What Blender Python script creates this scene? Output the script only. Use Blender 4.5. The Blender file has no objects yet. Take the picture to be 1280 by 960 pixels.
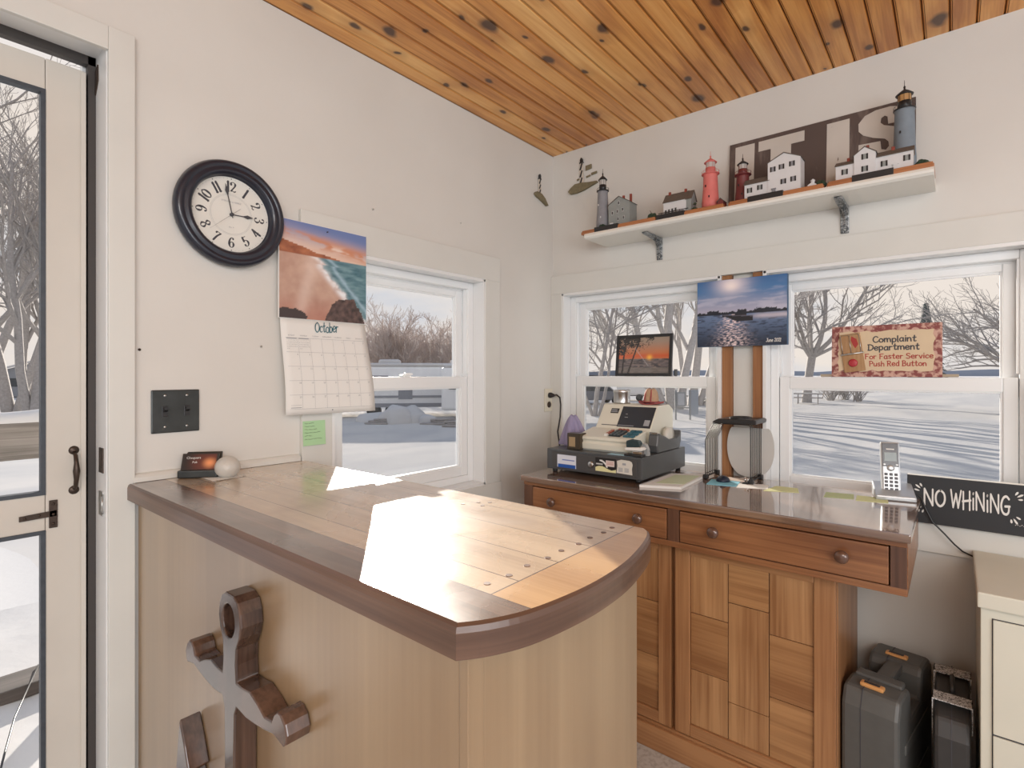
import bpy, bmesh, math, random
from mathutils import Vector, Matrix, noise
R = math.radians
S = bpy.context.scene
COL = S.collection
# ------------------------------------------------------------------ camera
CAM = (1.6, -2.264, 1.345)
cd = bpy.data.cameras.new('camera'); cam = bpy.data.objects.new('camera', cd); COL.objects.link(cam)
cam.location = CAM; cam.rotation_euler = (R(90), 0, R(39.62))
cd.sensor_width = 36; cd.lens = 668 / 1280 * 36; cd.shift_y = -13 / 1280; cd.clip_start = .05; cd.clip_end = 2000
S.camera = cam
# ------------------------------------------------------------------ light
SUN_E, SKY_E, FILL_E = 9.5, 1.0, 50.0
w = bpy.data.worlds.new('sky'); S.world = w; w.use_nodes = True
nt = w.node_tree; N = nt.nodes; N.clear()
out = N.new('ShaderNodeOutputWorld'); bg = N.new('ShaderNodeBackground'); bg.inputs['Strength'].default_value = SKY_E
tc = N.new('ShaderNodeTexCoord'); mp = N.new('ShaderNodeMapping'); mp.inputs['Scale'].default_value = (2.2, 2.2, 7)
nz = N.new('ShaderNodeTexNoise'); nz.inputs['Scale'].default_value = 1.6; nz.inputs['Detail'].default_value = 6
rp = N.new('ShaderNodeValToRGB')
rp.color_ramp.elements[0].position = .36; rp.color_ramp.elements[0].color = (.72, .73, .77, 1)
rp.color_ramp.elements[1].position = .56; rp.color_ramp.elements[1].color = (.93, .84, .76, 1)
nt.links.new(tc.outputs['Generated'], mp.inputs[0]); nt.links.new(mp.outputs[0], nz.inputs['Vector'])
sx = N.new('ShaderNodeSeparateXYZ'); nt.links.new(tc.outputs['Generated'], sx.inputs[0])
mr = N.new('ShaderNodeMapRange'); mr.inputs[1].default_value = .35; mr.inputs[2].default_value = .75; nt.links.new(sx.outputs[2], mr.inputs[0])
mxw = N.new('ShaderNodeMix'); mxw.data_type = 'RGBA'; nt.links.new(mr.outputs[0], mxw.inputs[0]); nt.links.new(rp.outputs[0], mxw.inputs[6]); mxw.inputs[7].default_value = (.48, .60, .82, 1)
nt.links.new(nz.outputs['Fac'], rp.inputs[0]); nt.links.new(mxw.outputs[2], bg.inputs['Color']); nt.links.new(bg.outputs[0], out.inputs[0])
sl = bpy.data.lights.new('sun', 'SUN'); sl.energy = SUN_E; sl.angle = R(.6); sl.color = (1, .92, .81)
so = bpy.data.objects.new('sun', sl); COL.objects.link(so)
so.rotation_euler = Vector((.80, -.575, -.285)).to_track_quat('-Z', 'Y').to_euler()
def area(name, loc, tgt, sx, sy, e, col=(1, 1, 1)):
    l = bpy.data.lights.new(name, 'AREA'); l.shape = 'RECTANGLE'; l.size = sx; l.size_y = sy; l.energy = e; l.color = col
    o = bpy.data.objects.new(name, l); COL.objects.link(o); o.location = loc
    o.rotation_euler = (Vector(tgt) - Vector(loc)).to_track_quat('-Z', 'Y').to_euler()
area('fill_overhead_behind', (2.6, -3.6, 2.35), (1.0, -1.2, 1.1), 1.6, 1.0, FILL_E, (1, .97, .94))  # added overhead fill behind the camera, no real fixture there
area('fill_side_behind', (3.6, -2.6, 1.4), (0.6, -1.0, 1.2), 1.6, 1.2, FILL_E * .7, (.93, .96, 1))  # added soft fill from the open right side, not an actual window
S.view_settings.view_transform = 'Standard'; S.view_settings.look = 'None'; S.view_settings.gamma = 1
S.view_settings.use_curve_mapping = False; S.view_settings.exposure = 0
S.cycles.max_bounces = 10; S.cycles.transparent_max_bounces = 16
# ------------------------------------------------------------------ materials
def new(name):
    m = bpy.data.materials.new(name); m.use_nodes = True; t = m.node_tree
    b = t.nodes['Principled BSDF']; return m, t, b
def mat(name, col, rough=.5, metal=0., var=0., scale=20., bump=0., coat=0., spec=None):
    m, t, b = new(name); b.inputs['Base Color'].default_value = (*col, 1)
    b.inputs['Roughness'].default_value = rough; b.inputs['Metallic'].default_value = metal
    if coat: b.inputs['Coat Weight'].default_value = coat; b.inputs['Coat Roughness'].default_value = .1
    if spec is not None: b.inputs['Specular IOR Level'].default_value = spec
    if var or bump:
        tc = t.nodes.new('ShaderNodeTexCoord'); n = t.nodes.new('ShaderNodeTexNoise'); n.inputs['Scale'].default_value = scale; n.inputs['Detail'].default_value = 6
        t.links.new(tc.outputs['Object'], n.inputs['Vector'])
        if var:
            mx = t.nodes.new('ShaderNodeMix'); mx.data_type = 'RGBA'
            mx.inputs[6].default_value = (*[c * (1 - var) for c in col], 1); mx.inputs[7].default_value = (*[min(1, c * (1 + var)) for c in col], 1)
            t.links.new(n.outputs['Fac'], mx.inputs[0]); t.links.new(mx.outputs[2], b.inputs['Base Color'])
        if bump:
            bp = t.nodes.new('ShaderNodeBump'); bp.inputs['Strength'].default_value = bump; bp.inputs['Distance'].default_value = .01
            t.links.new(n.outputs['Fac'], bp.inputs['Height']); t.links.new(bp.outputs[0], b.inputs['Normal'])
    return m
class G:   # tiny node-graph helper
    def __init__(s, t): s.t = t
    def n(s, k, **kw):
        x = s.t.nodes.new(k)
        for a, v in kw.items(): setattr(x, a, v)
        return x
    def l(s, a, b): s.t.links.new(a, b)
    def m(s, op, a, b=None, c=None):
        x = s.n('ShaderNodeMath', operation=op)
        for i, v in enumerate((a, b, c)):
            if v is None: continue
            if isinstance(v, (int, float)): x.inputs[i].default_value = v
            else: s.l(v, x.inputs[i])
        return x.outputs[0]
    def mix(s, f, a, b):
        x = s.n('ShaderNodeMix', data_type='RGBA')
        for i, v in ((0, f), (6, a), (7, b)):
            if isinstance(v, (int, float)): x.inputs[i].default_value = v
            elif isinstance(v, tuple): x.inputs[i].default_value = (*v, 1)
            else: s.l(v, x.inputs[i])
        return x.outputs[2]
    def noise(s, vec, scale, detail=5, dist=0., sc=None):
        if sc:
            mpn = s.n('ShaderNodeMapping'); mpn.inputs['Scale'].default_value = sc; s.l(vec, mpn.inputs[0]); vec = mpn.outputs[0]
        x = s.n('ShaderNodeTexNoise'); x.inputs['Scale'].default_value = scale; x.inputs['Detail'].default_value = detail; x.inputs['Distortion'].default_value = dist
        s.l(vec, x.inputs['Vector']); return x.outputs['Fac']
    def xyz(s, vec):
        x = s.n('ShaderNodeSeparateXYZ'); s.l(vec, x.inputs[0]); return x.outputs
    def comb(s, x, y, z):
        c = s.n('ShaderNodeCombineXYZ')
        for i, v in enumerate((x, y, z)):
            if isinstance(v, (int, float)): c.inputs[i].default_value = v
            else: s.l(v, c.inputs[i])
        return c.outputs[0]
    def wn(s, v):
        x = s.n('ShaderNodeTexWhiteNoise', noise_dimensions='1D'); s.l(v, x.inputs['W']); return x.outputs['Value']
    def ramp(s, f, *st):
        x = s.n('ShaderNodeValToRGB'); cr = x.color_ramp
        while len(cr.elements) < len(st): cr.elements.new(.5)
        for e, (p, c) in zip(cr.elements, st): e.position = p; e.color = (*c, 1) if len(c) == 3 else c
        s.l(f, x.inputs[0]); return x.outputs[0]
    def bump(s, h, b, st=.3, d=.005):
        x = s.n('ShaderNodeBump'); x.inputs['Strength'].default_value = st; x.inputs['Distance'].default_value = d
        s.l(h, x.inputs['Height']); s.l(x.outputs[0], b.inputs['Normal'])
def wood(name, c1, c2, axis='x', rough=.4, coat=0., sc=1., grain=1.0):
    m, t, b = new(name); g = G(t); tc = g.n('ShaderNodeTexCoord').outputs['Object']
    st = {'x': (.06, 1, 1), 'y': (1, .06, 1), 'z': (1, 1, .06), 'h': (.06, .06, 1)}[axis]
    a = g.noise(tc, 14 * sc, 6, .6, st); f = g.noise(tc, 130 * sc, 3, 0, tuple(v if v == 1 else .02 for v in st))
    big = g.noise(tc, 3 * sc, 2)
    v = g.m('MULTIPLY_ADD', g.m('SUBTRACT', f, .5), .6 * grain, a); v = g.m('MULTIPLY_ADD', g.m('SUBTRACT', big, .5), .5, v)
    g.l(g.ramp(v, (.3, c1), (.72, c2)), b.inputs['Base Color'])
    b.inputs['Roughness'].default_value = rough
    if coat: b.inputs['Coat Weight'].default_value = coat; b.inputs['Coat Roughness'].default_value = .12
    g.bump(f, b, .08, .002); return m
def vcol(name, rough=.4, coat=0.):
    m, t, b = new(name); a = t.nodes.new('ShaderNodeVertexColor'); a.layer_name = 'Col'
    t.links.new(a.outputs['Color'], b.inputs['Base Color']); b.inputs['Roughness'].default_value = rough
    if coat: b.inputs['Coat Weight'].default_value = coat; b.inputs['Coat Roughness'].default_value = .05
    return m
def glassmat(name, tint=.97, haze=0.):
    m = bpy.data.materials.new(name); m.use_nodes = True; t = m.node_tree; t.nodes.clear(); g = G(t)
    o = g.n('ShaderNodeOutputMaterial'); tr = g.n('ShaderNodeBsdfTransparent'); tr.inputs[0].default_value = (tint, tint, tint, 1)
    gl = g.n('ShaderNodeBsdfGlossy'); gl.inputs['Roughness'].default_value = .02; fr = g.n('ShaderNodeFresnel'); fr.inputs[0].default_value = 1.3
    mx = g.n('ShaderNodeMixShader'); g.l(fr.outputs[0], mx.inputs[0]); g.l(tr.outputs[0], mx.inputs[1]); g.l(gl.outputs[0], mx.inputs[2])
    last = mx.outputs[0]
    if haze:
        df = g.n('ShaderNodeBsdfDiffuse'); df.inputs[0].default_value = (.55, .55, .55, 1); m2 = g.n('ShaderNodeMixShader'); m2.inputs[0].default_value = haze
        g.l(last, m2.inputs[1]); g.l(df.outputs[0], m2.inputs[2]); last = m2.outputs[0]
    g.l(last, o.inputs[0]); return m
def paint_wall():
    m, t, b = new('wall paint'); g = G(t); tc = g.n('ShaderNodeTexCoord').outputs['Object']
    n1 = g.noise(tc, 1.5, 4); n2 = g.noise(tc, 60, 4)
    g.l(g.ramp(n1, (.3, (.64, .622, .585)), (.7, (.71, .70, .665))), b.inputs['Base Color']); b.inputs['Roughness'].default_value = .55
    g.bump(n2, b, .12, .003); return m
M = {}
M['wall'] = paint_wall()
M['trim'] = mat('cream trim paint', (.67, .67, .635), .4, var=.05, scale=8, bump=.04)
M['white'] = mat('white window paint', (.78, .79, .79), .3, var=.03, scale=5)
M['vinyl'] = mat('white vinyl', (.82, .84, .85), .28)
M['doorw'] = mat('old white door paint', (.60, .565, .51), .45, var=.08, scale=6, bump=.05)
M['seal'] = mat('dark weatherstrip', (.05, .043, .04), .6)
M['glaz'] = mat('dark glazing bead', (.05, .06, .075), .5, var=.4, scale=60)
M['bronze'] = mat('aged bronze', (.07, .05, .04), .4, .7, var=.3, scale=80)
M['glass'] = glassmat('window glass', .93)
M['screen'] = glassmat('insect screen', .88, .04)
M['black'] = mat('black plastic', (.02, .02, .022), .35)
M['blackm'] = mat('black painted wire', (.015, .015, .016), .4, .3)
M['chrome'] = mat('chrome', (.7, .7, .7), .15, 1)
M['steel'] = mat('brushed steel', (.55, .55, .54), .3, 1)
M['paper'] = mat('white paper', (.78, .77, .74), .8)
M['green'] = mat('green note paper', (.42, .66, .38), .8)
M['yellow'] = mat('yellow green note paper', (.66, .68, .36), .8)
M['bluep'] = mat('blue note paper', (.25, .6, .75), .8)
M['ink'] = mat('ink', (.06, .06, .07), .7)
M['greyink'] = mat('grey print', (.35, .36, .38), .8)
def ceiling_mat():
    m, t, b = new('knotty pine boards'); g = G(t); tc = g.n('ShaderNodeTexCoord').outputs['Object']; X = g.xyz(tc)
    PW = .0662
    bi = g.m('FLOOR', g.m('DIVIDE', g.m('ADD', X[0], 10 * PW), PW * 2))
    half = g.m('FLOOR', g.m('DIVIDE', g.m('ADD', X[0], 10 * PW), PW))
    r1 = g.wn(bi); r2 = g.wn(g.m('ADD', bi, 37.3)); r3 = g.wn(g.m('ADD', half, 11.7))
    vec = g.comb(X[0], g.m('MULTIPLY_ADD', r1, 7.3, X[1]), r2)
    gr = g.noise(vec, 26, 4, 1.2, (1, .07, 1)); fine = g.noise(vec, 220, 3, 0, (1, .02, 1)); big = g.noise(vec, 2.2, 3, 0, (1, .5, 1))
    v = g.m('MULTIPLY_ADD', g.m('SUBTRACT', fine, .5), .35, gr); v = g.m('MULTIPLY_ADD', g.m('SUBTRACT', big, .5), .6, v)
    v = g.m('MULTIPLY_ADD', g.m('SUBTRACT', r3, .5), .42, v)
    base = g.ramp(v, (.15, (.48, .17, .032)), (.5, (.76, .35, .09)), (.88, (.92, .54, .19)))
    # knots
    wob = g.n('ShaderNodeTexNoise'); wob.inputs['Scale'].default_value = 12; g.l(vec, wob.inputs['Vector'])
    va = g.n('ShaderNodeVectorMath', operation='MULTIPLY_ADD'); g.l(wob.outputs['Color'], va.inputs[0]); va.inputs[1].default_value = (.035, .035, 0); g.l(g.comb(X[0], X[1], 0), va.inputs[2])
    for (sc, th, gate, st) in ((3.6, .085, .80, 1.), (7.0, .085, .93, .8)):
        vo = g.n('ShaderNodeTexVoronoi', voronoi_dimensions='2D'); vo.inputs['Scale'].default_value = sc
        mp_ = g.n('ShaderNodeMapping'); mp_.inputs['Scale'].default_value = (1, .62, 1); mp_.inputs['Location'].default_value = (sc, 0, 0); g.l(va.outputs[0], mp_.inputs[0]); g.l(mp_.outputs[0], vo.inputs['Vector'])
        d = vo.outputs['Distance']; cg = g.n('ShaderNodeSeparateColor'); g.l(vo.outputs['Color'], cg.inputs[0])
        on = g.m('GREATER_THAN', cg.outputs[0], gate - .35); size = g.m('MULTIPLY_ADD', cg.outputs[1], .8, .45)
        dd = g.m('DIVIDE', d, size)
        halo = g.m('MULTIPLY', on, g.ramp(dd, (0, (1, 1, 1)), (th * 3.6, (0, 0, 0))))
        core = g.m('MULTIPLY', on, g.ramp(dd, (th * .6, (1, 1, 1)), (th * 1.15, (0, 0, 0))))
        base = g.mix(g.m('MULTIPLY', halo, .55 * st), base, (.36, .13, .035))
        base = g.mix(g.m('MULTIPLY', core, .92), base, (.055, .022, .012))
    fr = g.m('FRACT', g.m('DIVIDE', g.m('ADD', X[0], 10 * PW), PW)); ed = g.m('ABSOLUTE', g.m('SUBTRACT', fr, .5))
    base = g.mix(g.ramp(ed, (.47, (0, 0, 0)), (.49, (1, 1, 1))), base, (.12, .035, .010))
    base = g.mix(g.ramp(g.m('ABSOLUTE', g.m('SUBTRACT', fr, .095)), (.004, (.95, .95, .95)), (.018, (0, 0, 0))), base, (.16, .05, .016))
    g.l(base, b.inputs['Base Color']); b.inputs['Roughness'].default_value = .38; b.inputs['Coat Weight'].default_value = .25; b.inputs['Coat Roughness'].default_value = .2
    return m
M['pine'] = ceiling_mat()
def counter_top_mat():
    m, t, b = new('maple and walnut plank top'); g = G(t); tc = g.n('ShaderNodeTexCoord').outputs['Object']; X = g.xyz(tc)
    pi = g.m('FLOOR', g.m('DIVIDE', g.m('ADD', X[1], 3.0), .092)); r = g.wn(pi)
    vec = g.comb(g.m('MULTIPLY_ADD', r, 5., X[0]), X[1], r)
    gr = g.noise(vec, 20, 5, .8, (.07, 1, 1)); fine = g.noise(vec, 180, 3, 0, (.03, 1, 1)); wear = g.noise(tc, 5, 6, .8)
    v = g.m('MULTIPLY_ADD', g.m('SUBTRACT', fine, .5), .4, gr); v = g.m('MULTIPLY_ADD', g.m('SUBTRACT', r, .5), .35, v)
    maple = g.ramp(v, (.25, (.42, .30, .195)), (.75, (.62, .48, .33)))
    maple = g.mix(g.m('MULTIPLY', g.ramp(wear, (.5, (0, 0, 0)), (.68, (1, 1, 1))), .45), maple, (.30, .20, .13))
    fr = g.m('FRACT', g.m('DIVIDE', g.m('ADD', X[1], 3.0), .092))
    seam = g.m('LESS_THAN', g.m('ABSOLUTE', g.m('SUBTRACT', fr, .5)), .488)   # 1 inside plank
    maple = g.mix(seam, (.13, .07, .04), maple)
    wal = g.ramp(v, (.25, (.10, .058, .04)), (.75, (.21, .13, .09)))
    cherry = g.ramp(v, (.25, (.42, .23, .10)), (.75, (.60, .38, .18)))
    bx = g.m('GREATER_THAN', X[0], 1.155); by = g.m('LESS_THAN', X[1], -1.768)
    c = g.mix(bx, maple, cherry); c = g.mix(by, c, wal)
    l1 = g.m('LESS_THAN', g.m('ABSOLUTE', g.m('SUBTRACT', X[0], 1.155)), .0011)
    l2 = g.m('LESS_THAN', g.m('ABSOLUTE', g.m('SUBTRACT', X[1], -1.768)), .0011)
    c = g.mix(g.m('MAXIMUM', g.m('MULTIPLY', l1, g.m('GREATER_THAN', X[1], -1.768)), l2), c, (.08, .04, .025))
    g.l(c, b.inputs['Base Color'])
    g.l(g.ramp(wear, (.35, (.24, .24, .24)), (.7, (.36, .36, .36))), b.inputs['Roughness'])
    b.inputs['Coat Weight'].default_value = 1.0; b.inputs['Coat Roughness'].default_value = .17
    g.bump(g.noise(tc, 9, 3), b, .06, .01); return m
M['ctop'] = counter_top_mat()
M['walnut'] = wood('walnut edge', (.085, .045, .03), (.18, .10, .065), 'h', .32, .12)
M['birch'] = wood('birch plywood', (.25, .155, .08), (.37, .25, .14), 'z', .4, 1., .5, .6)
M['birch'].node_tree.nodes['Principled BSDF'].inputs['Coat Roughness'].default_value = .3; M['birch'].node_tree.nodes['Principled BSDF'].inputs['Coat IOR'].default_value = 1.8
M['desk'] = wood('stained desk wood', (.17, .065, .026), (.34, .15, .062), 'x', .38, .3)
M['desktop'] = wood('dark glossy desk top', (.16, .095, .065), (.29, .185, .13), 'x', .12, 1.)
M['desktop'].node_tree.nodes['Principled BSDF'].inputs['Coat Roughness'].default_value = .05; M['desktop'].node_tree.nodes['Principled BSDF'].inputs['Coat IOR'].default_value = 1.7
M['deskdk'] = wood('dark stile wood', (.07, .03, .018), (.15, .07, .04), 'z', .4, .2)
M['deskz'] = wood('door frame wood', (.26, .11, .042), (.44, .22, .095), 'z', .42, .2)
M['deskx'] = wood('door rail wood', (.26, .11, .042), (.44, .22, .095), 'x', .42, .2)
M['tilea'] = wood('door block vertical grain', (.27, .12, .045), (.50, .27, .12), 'z', .42, .15)
M['tileb'] = wood('door block cross grain', (.27, .12, .045), (.46, .24, .10), 'x', .42, .15)
M['knob'] = mat('turned dark knob', (.12, .06, .04), .25, .1, coat=.6)
M['anchor'] = wood('dark glossy carved wood', (.035, .02, .015), (.12, .065, .045), 'z', .2, .6)
M['stud'] = wood('raw stud', (.24, .095, .035), (.40, .19, .08), 'z', .6)
M['navy'] = mat('navy black clock rim', (.012, .016, .03), .3, coat=.3)
M['face'] = mat('clock face paper', (.74, .73, .68), .5, var=.05, scale=30)
M['pewter'] = mat('pewter switch plate', (.06, .065, .065), .35, .7, var=.4, scale=25, bump=.1)
M['ivory'] = mat('ivory plastic', (.70, .66, .55), .35)
M['regist'] = mat('cream register plastic', (.72, .70, .60), .4)
M['drawerm'] = mat('dark grey painted steel', (.085, .09, .095), .35, .2, var=.1, scale=10)
M['lav'] = mat('lavender cloth', (.30, .27, .42), .9, bump=.3, scale=40)
M['cabw'] = mat('cream painted dresser', (.68, .66, .56), .45, var=.05, scale=6, bump=.03)
M['case'] = mat('grey moulded plastic', (.105, .105, .10), .45, var=.15, scale=30)
M['caseb'] = mat('black moulded plastic', (.04, .038, .037), .5, var=.2, scale=30)
M['orange'] = mat('orange latch plastic', (.72, .36, .13), .4)
M['shelfw'] = mat('white shelf paint', (.78, .77, .72), .4, var=.03, scale=5)
def galv():
    m, t, b = new('galvanised bracket'); g = G(t); tc = g.n('ShaderNodeTexCoord').outputs['Object']
    n = g.noise(tc, 90, 6, 1.5); g.l(g.ramp(n, (.42, (.08, .09, .10)), (.6, (.42, .44, .45))), b.inputs['Base Color'])
    b.inputs['Metallic'].default_value = .6; b.inputs['Roughness'].default_value = .4; return m
M['galv'] = galv()
def distress(name, c, c2, lo=.60, hi=.66, sc=30, st=(1, 1, .25)):
    m, t, b = new(name); g = G(t); tc = g.n('ShaderNodeTexCoord').outputs['Object']
    n = g.noise(tc, sc, 7, .3, st); k = g.noise(tc, 5, 3)
    base = g.mix(k, tuple(v * .8 for v in c), tuple(min(1, v * 1.15) for v in c))
    g.l(g.mix(g.ramp(n, (lo, (0, 0, 0)), (hi, (1, 1, 1))), base, c2), b.inputs['Base Color']); b.inputs['Roughness'].default_value = .6; return m
M['signbr'] = distress('worn brown sign board', (.10, .072, .064), (.17, .13, .115), .55, .7)
M['signwh'] = distress('worn white lettering', (.60, .56, .51), (.16, .11, .09), .70, .72, 60)
# ------------------------------------------------------------------ mesh builder
class MB:
    def __init__(s): s.v = []; s.f = []; s.mi = []; s.cur = 0; s.sm = []; s.smooth = False; s.xf = None
    def add(s, vs, fs):
        o = len(s.v)
        s.v += [tuple(s.xf @ Vector(v)) if s.xf else tuple(v) for v in vs]
        for f in fs: s.f.append(tuple(i + o for i in f)); s.mi.append(s.cur); s.sm.append(s.smooth)
        return s
    def box(s, x0, x1, y0, y1, z0, z1, bev=0.):
        if x0 > x1: x0, x1 = x1, x0
        if y0 > y1: y0, y1 = y1, y0
        if z0 > z1: z0, z1 = z1, z0
        if bev <= 0:
            return s.add([(x, y, z) for z in (z0, z1) for y in (y0, y1) for x in (x0, x1)],
                         [(0, 2, 3, 1), (4, 5, 7, 6), (0, 1, 5, 4), (2, 6, 7, 3), (0, 4, 6, 2), (1, 3, 7, 5)])
        bev = min(bev, (x1 - x0) * .49, (y1 - y0) * .49, (z1 - z0) * .49)
        bm = bmesh.new(); bmesh.ops.create_cube(bm, size=1)
        for v in bm.verts: v.co = ((x0 + x1) / 2 + v.co.x * (x1 - x0), (y0 + y1) / 2 + v.co.y * (y1 - y0), (z0 + z1) / 2 + v.co.z * (z1 - z0))
        bmesh.ops.bevel(bm, geom=bm.edges[:], offset=bev, segments=2, affect='EDGES', profile=.6)
        return s.bm(bm)
    def bm(s, bm):
        bm.verts.ensure_lookup_table(); bm.verts.index_update()
        s.add([v.co[:] for v in bm.verts], [tuple(v.index for v in f.verts) for f in bm.faces]); bm.free(); return s
    def prism(s, pts, a, b, ax='y', bev=0.):
        """extrude the outline pts (2-D) from a to b along ax; for ax y pts are (x,z), x: (y,z), z: (x,y)"""
        def P(p, t): return {'y': (p[0], t, p[1]), 'x': (t, p[0], p[1]), 'z': (p[0], p[1], t)}[ax]
        bm = bmesh.new(); vs = [bm.verts.new(P(p, a)) for p in pts]
        try: f = bm.faces.new(vs)
        except ValueError: bm.free(); return s
        r = bmesh.ops.extrude_face_region(bm, geom=[f]); d = Vector(P((0, 0), b)) - Vector(P((0, 0), a))
        for g_ in r['geom']:
            if isinstance(g_, bmesh.types.BMVert): g_.co += d
        bmesh.ops.recalc_face_normals(bm, faces=bm.faces[:])
        if bev:
            ed = [e for e in bm.edges if len(e.link_faces) == 2 and any(len(q.verts) > 4 for q in e.link_faces)]
            bmesh.ops.bevel(bm, geom=ed, offset=bev, segments=2, affect='EDGES')
        return s.bm(bm)
    def tube(s, pts, r, n=8, cap=True, closed=False):
        pts = [Vector(p) for p in pts]; rs = r if isinstance(r, (list, tuple)) else [r] * len(pts)
        k = len(pts); vs = []; fs = []; up = None
        for i, p in enumerate(pts):
            if closed: d = pts[(i + 1) % k] - pts[i - 1]
            else: d = pts[min(i + 1, k - 1)] - pts[max(i - 1, 0)]
            d = d.normalized() if d.length > 1e-9 else Vector((0, 0, 1))
            if up is None: up = Vector((0, 0, 1)) if abs(d.z) < .9 else Vector((1, 0, 0))
            a = d.cross(up)
            if a.length < 1e-6: a = d.orthogonal()
            a.normalize(); b = a.cross(d).normalized(); up = b
            for j in range(n):
                t = 2 * math.pi * j / n; vs.append(tuple(p + (a * math.cos(t) + b * math.sin(t)) * rs[i]))
        for i in range(k if closed else k - 1):
            for j in range(n):
                i2 = (i + 1) % k; fs.append((i * n + j, i * n + (j + 1) % n, i2 * n + (j + 1) % n, i2 * n + j))
        if cap and not closed: fs.append(tuple(range(n))[::-1]); fs.append(tuple((k - 1) * n + j for j in range(n)))
        o = s.smooth; s.smooth = True; s.add(vs, fs); s.smooth = o; return s
    def lathe(s, prof, c=(0, 0, 0), ax='z', n=32, smooth=True):
        """prof: (radius, height) list, revolved about ax through c"""
        vs = []; fs = []
        for r, h in prof:
            for j in range(n):
                t = 2 * math.pi * j / n; a, b = r * math.cos(t), r * math.sin(t)
                vs.append({'z': (c[0] + a, c[1] + b, c[2] + h), 'x': (c[0] + h, c[1] + a, c[2] + b), 'y': (c[0] + a, c[1] + h, c[2] + b)}[ax])
        for i in range(len(prof) - 1):
            for j in range(n): fs.append((i * n + j, i * n + (j + 1) % n, (i + 1) * n + (j + 1) % n, (i + 1) * n + j))
        fs.append(tuple(range(n))); fs.append(tuple((len(prof) - 1) * n + j for j in range(n)))
        o = s.smooth; s.smooth = smooth; s.add(vs, fs); s.smooth = o; return s
    def quad(s, *p): return s.add(p, [tuple(range(len(p)))])
    def m(s, i): s.cur = i; return s
def clear_origin(o): o.parent = None
def build(name, mb, mats, root=None, local=False, recalc=True, bev=0., auto=True):
    me = bpy.data.meshes.new(name); off = Vector((0, 0, 0))
    if root is not None and not local:
        r = root
        while r is not None: off += r.location; r = r.parent
    me.from_pydata([tuple(Vector(v) - off) for v in mb.v], [], mb.f)
    if not isinstance(mats, (list, tuple)): mats = [mats]
    for q in mats: me.materials.append(M[q] if isinstance(q, str) else q)
    me.polygons.foreach_set('material_index', mb.mi); me.polygons.foreach_set('use_smooth', mb.sm)
    me.update(); me.validate()
    if recalc:
        bm = bmesh.new(); bm.from_mesh(me); bmesh.ops.recalc_face_normals(bm, faces=bm.faces[:]); bm.to_mesh(me); bm.free()
    o = bpy.data.objects.new(name, me); COL.objects.link(o)
    if root is not None: o.parent = root
    if bev:
        b = o.modifiers.new('bevel', 'BEVEL'); b.width = bev; b.segments = 2; b.limit_method = 'ANGLE'; b.angle_limit = R(40)
    return o
def thing(name, label, cat, loc=(0, 0, 0), rz=0., group=None, kind=None):
    o = bpy.data.objects.new(name, None); COL.objects.link(o); o.location = loc; o.rotation_euler = (0, 0, rz); o.empty_display_size = .02
    if label: o['label'] = label
    if cat: o['category'] = cat
    if group: o['group'] = group
    if kind: o['kind'] = kind
    bpy.context.view_layer.update(); return o
def tag(o, label, cat, group=None, kind=None):
    o['label'] = label; o['category'] = cat
    if group: o['group'] = group
    if kind: o['kind'] = kind
    return o
def solo(name, mb, mats, label, cat, loc=None, group=None, **kw):
    """a thing that is one mesh, its origin at loc"""
    loc = Vector(loc) if loc is not None else Vector((0, 0, 0))
    mb.v = [tuple(Vector(v) - loc) for v in mb.v]; o = build(name, mb, mats, **kw); o.location = loc
    return tag(o, label, cat, group)
def struct(name, mb, mats, label, cat, **kw):
    o = build(name, mb, mats, **kw); return tag(o, label, cat, kind='structure')
# ---- picture: a grid whose colours come from a function of (u,v)
def picture(name, corner, du, dv, nu, nv, fn, root, m, wob=None):
    """corner + u*du + v*dv, v up"""
    c = Vector(corner) ; off = Vector((0, 0, 0)); r = root
    while r is not None: off += r.location; r = r.parent
    du = Vector(du); dv = Vector(dv); vs = []; cols = []
    for j in range(nv + 1):
        for i in range(nu + 1):
            u, v = i / nu, j / nv; p = c + du * u + dv * v
            if wob: p = p + Vector(wob(u, v))
            vs.append(tuple(p - off)); cols.append(fn(u, v))
    fs = [(j * (nu + 1) + i, j * (nu + 1) + i + 1, (j + 1) * (nu + 1) + i + 1, (j + 1) * (nu + 1) + i) for j in range(nv) for i in range(nu)]
    me = bpy.data.meshes.new(name); me.from_pydata(vs, [], fs); a = me.color_attributes.new('Col', 'FLOAT_COLOR', 'POINT')
    a.data.foreach_set('color', [x for cc in cols for x in (*cc, 1)]); me.materials.append(m); me.polygons.foreach_set('use_smooth', [True] * len(fs)); me.update()
    o = bpy.data.objects.new(name, me); COL.objects.link(o); o.parent = root; return o
def s2l(*c): return tuple((v / 255 / 12.92 if v / 255 <= .04045 else ((v / 255 + .055) / 1.055) ** 2.4) for v in c)
def mixc(a, b, t): t = max(0, min(1, t)); return tuple(x * (1 - t) + y * t for x, y in zip(a, b))
def sm(e0, e1, x): t = max(0, min(1, (x - e0) / (e1 - e0))); return t * t * (3 - 2 * t)
def nz2(x, y, z=0., s=1.): return noise.noise(Vector((x * s, y * s, z)))
def fbm(x, y, z=0., o=4):
    a = 0; k = 1; f = 1
    for _ in range(o): a += k * noise.noise(Vector((x * f, y * f, z))); k *= .5; f *= 2
    return a
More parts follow.
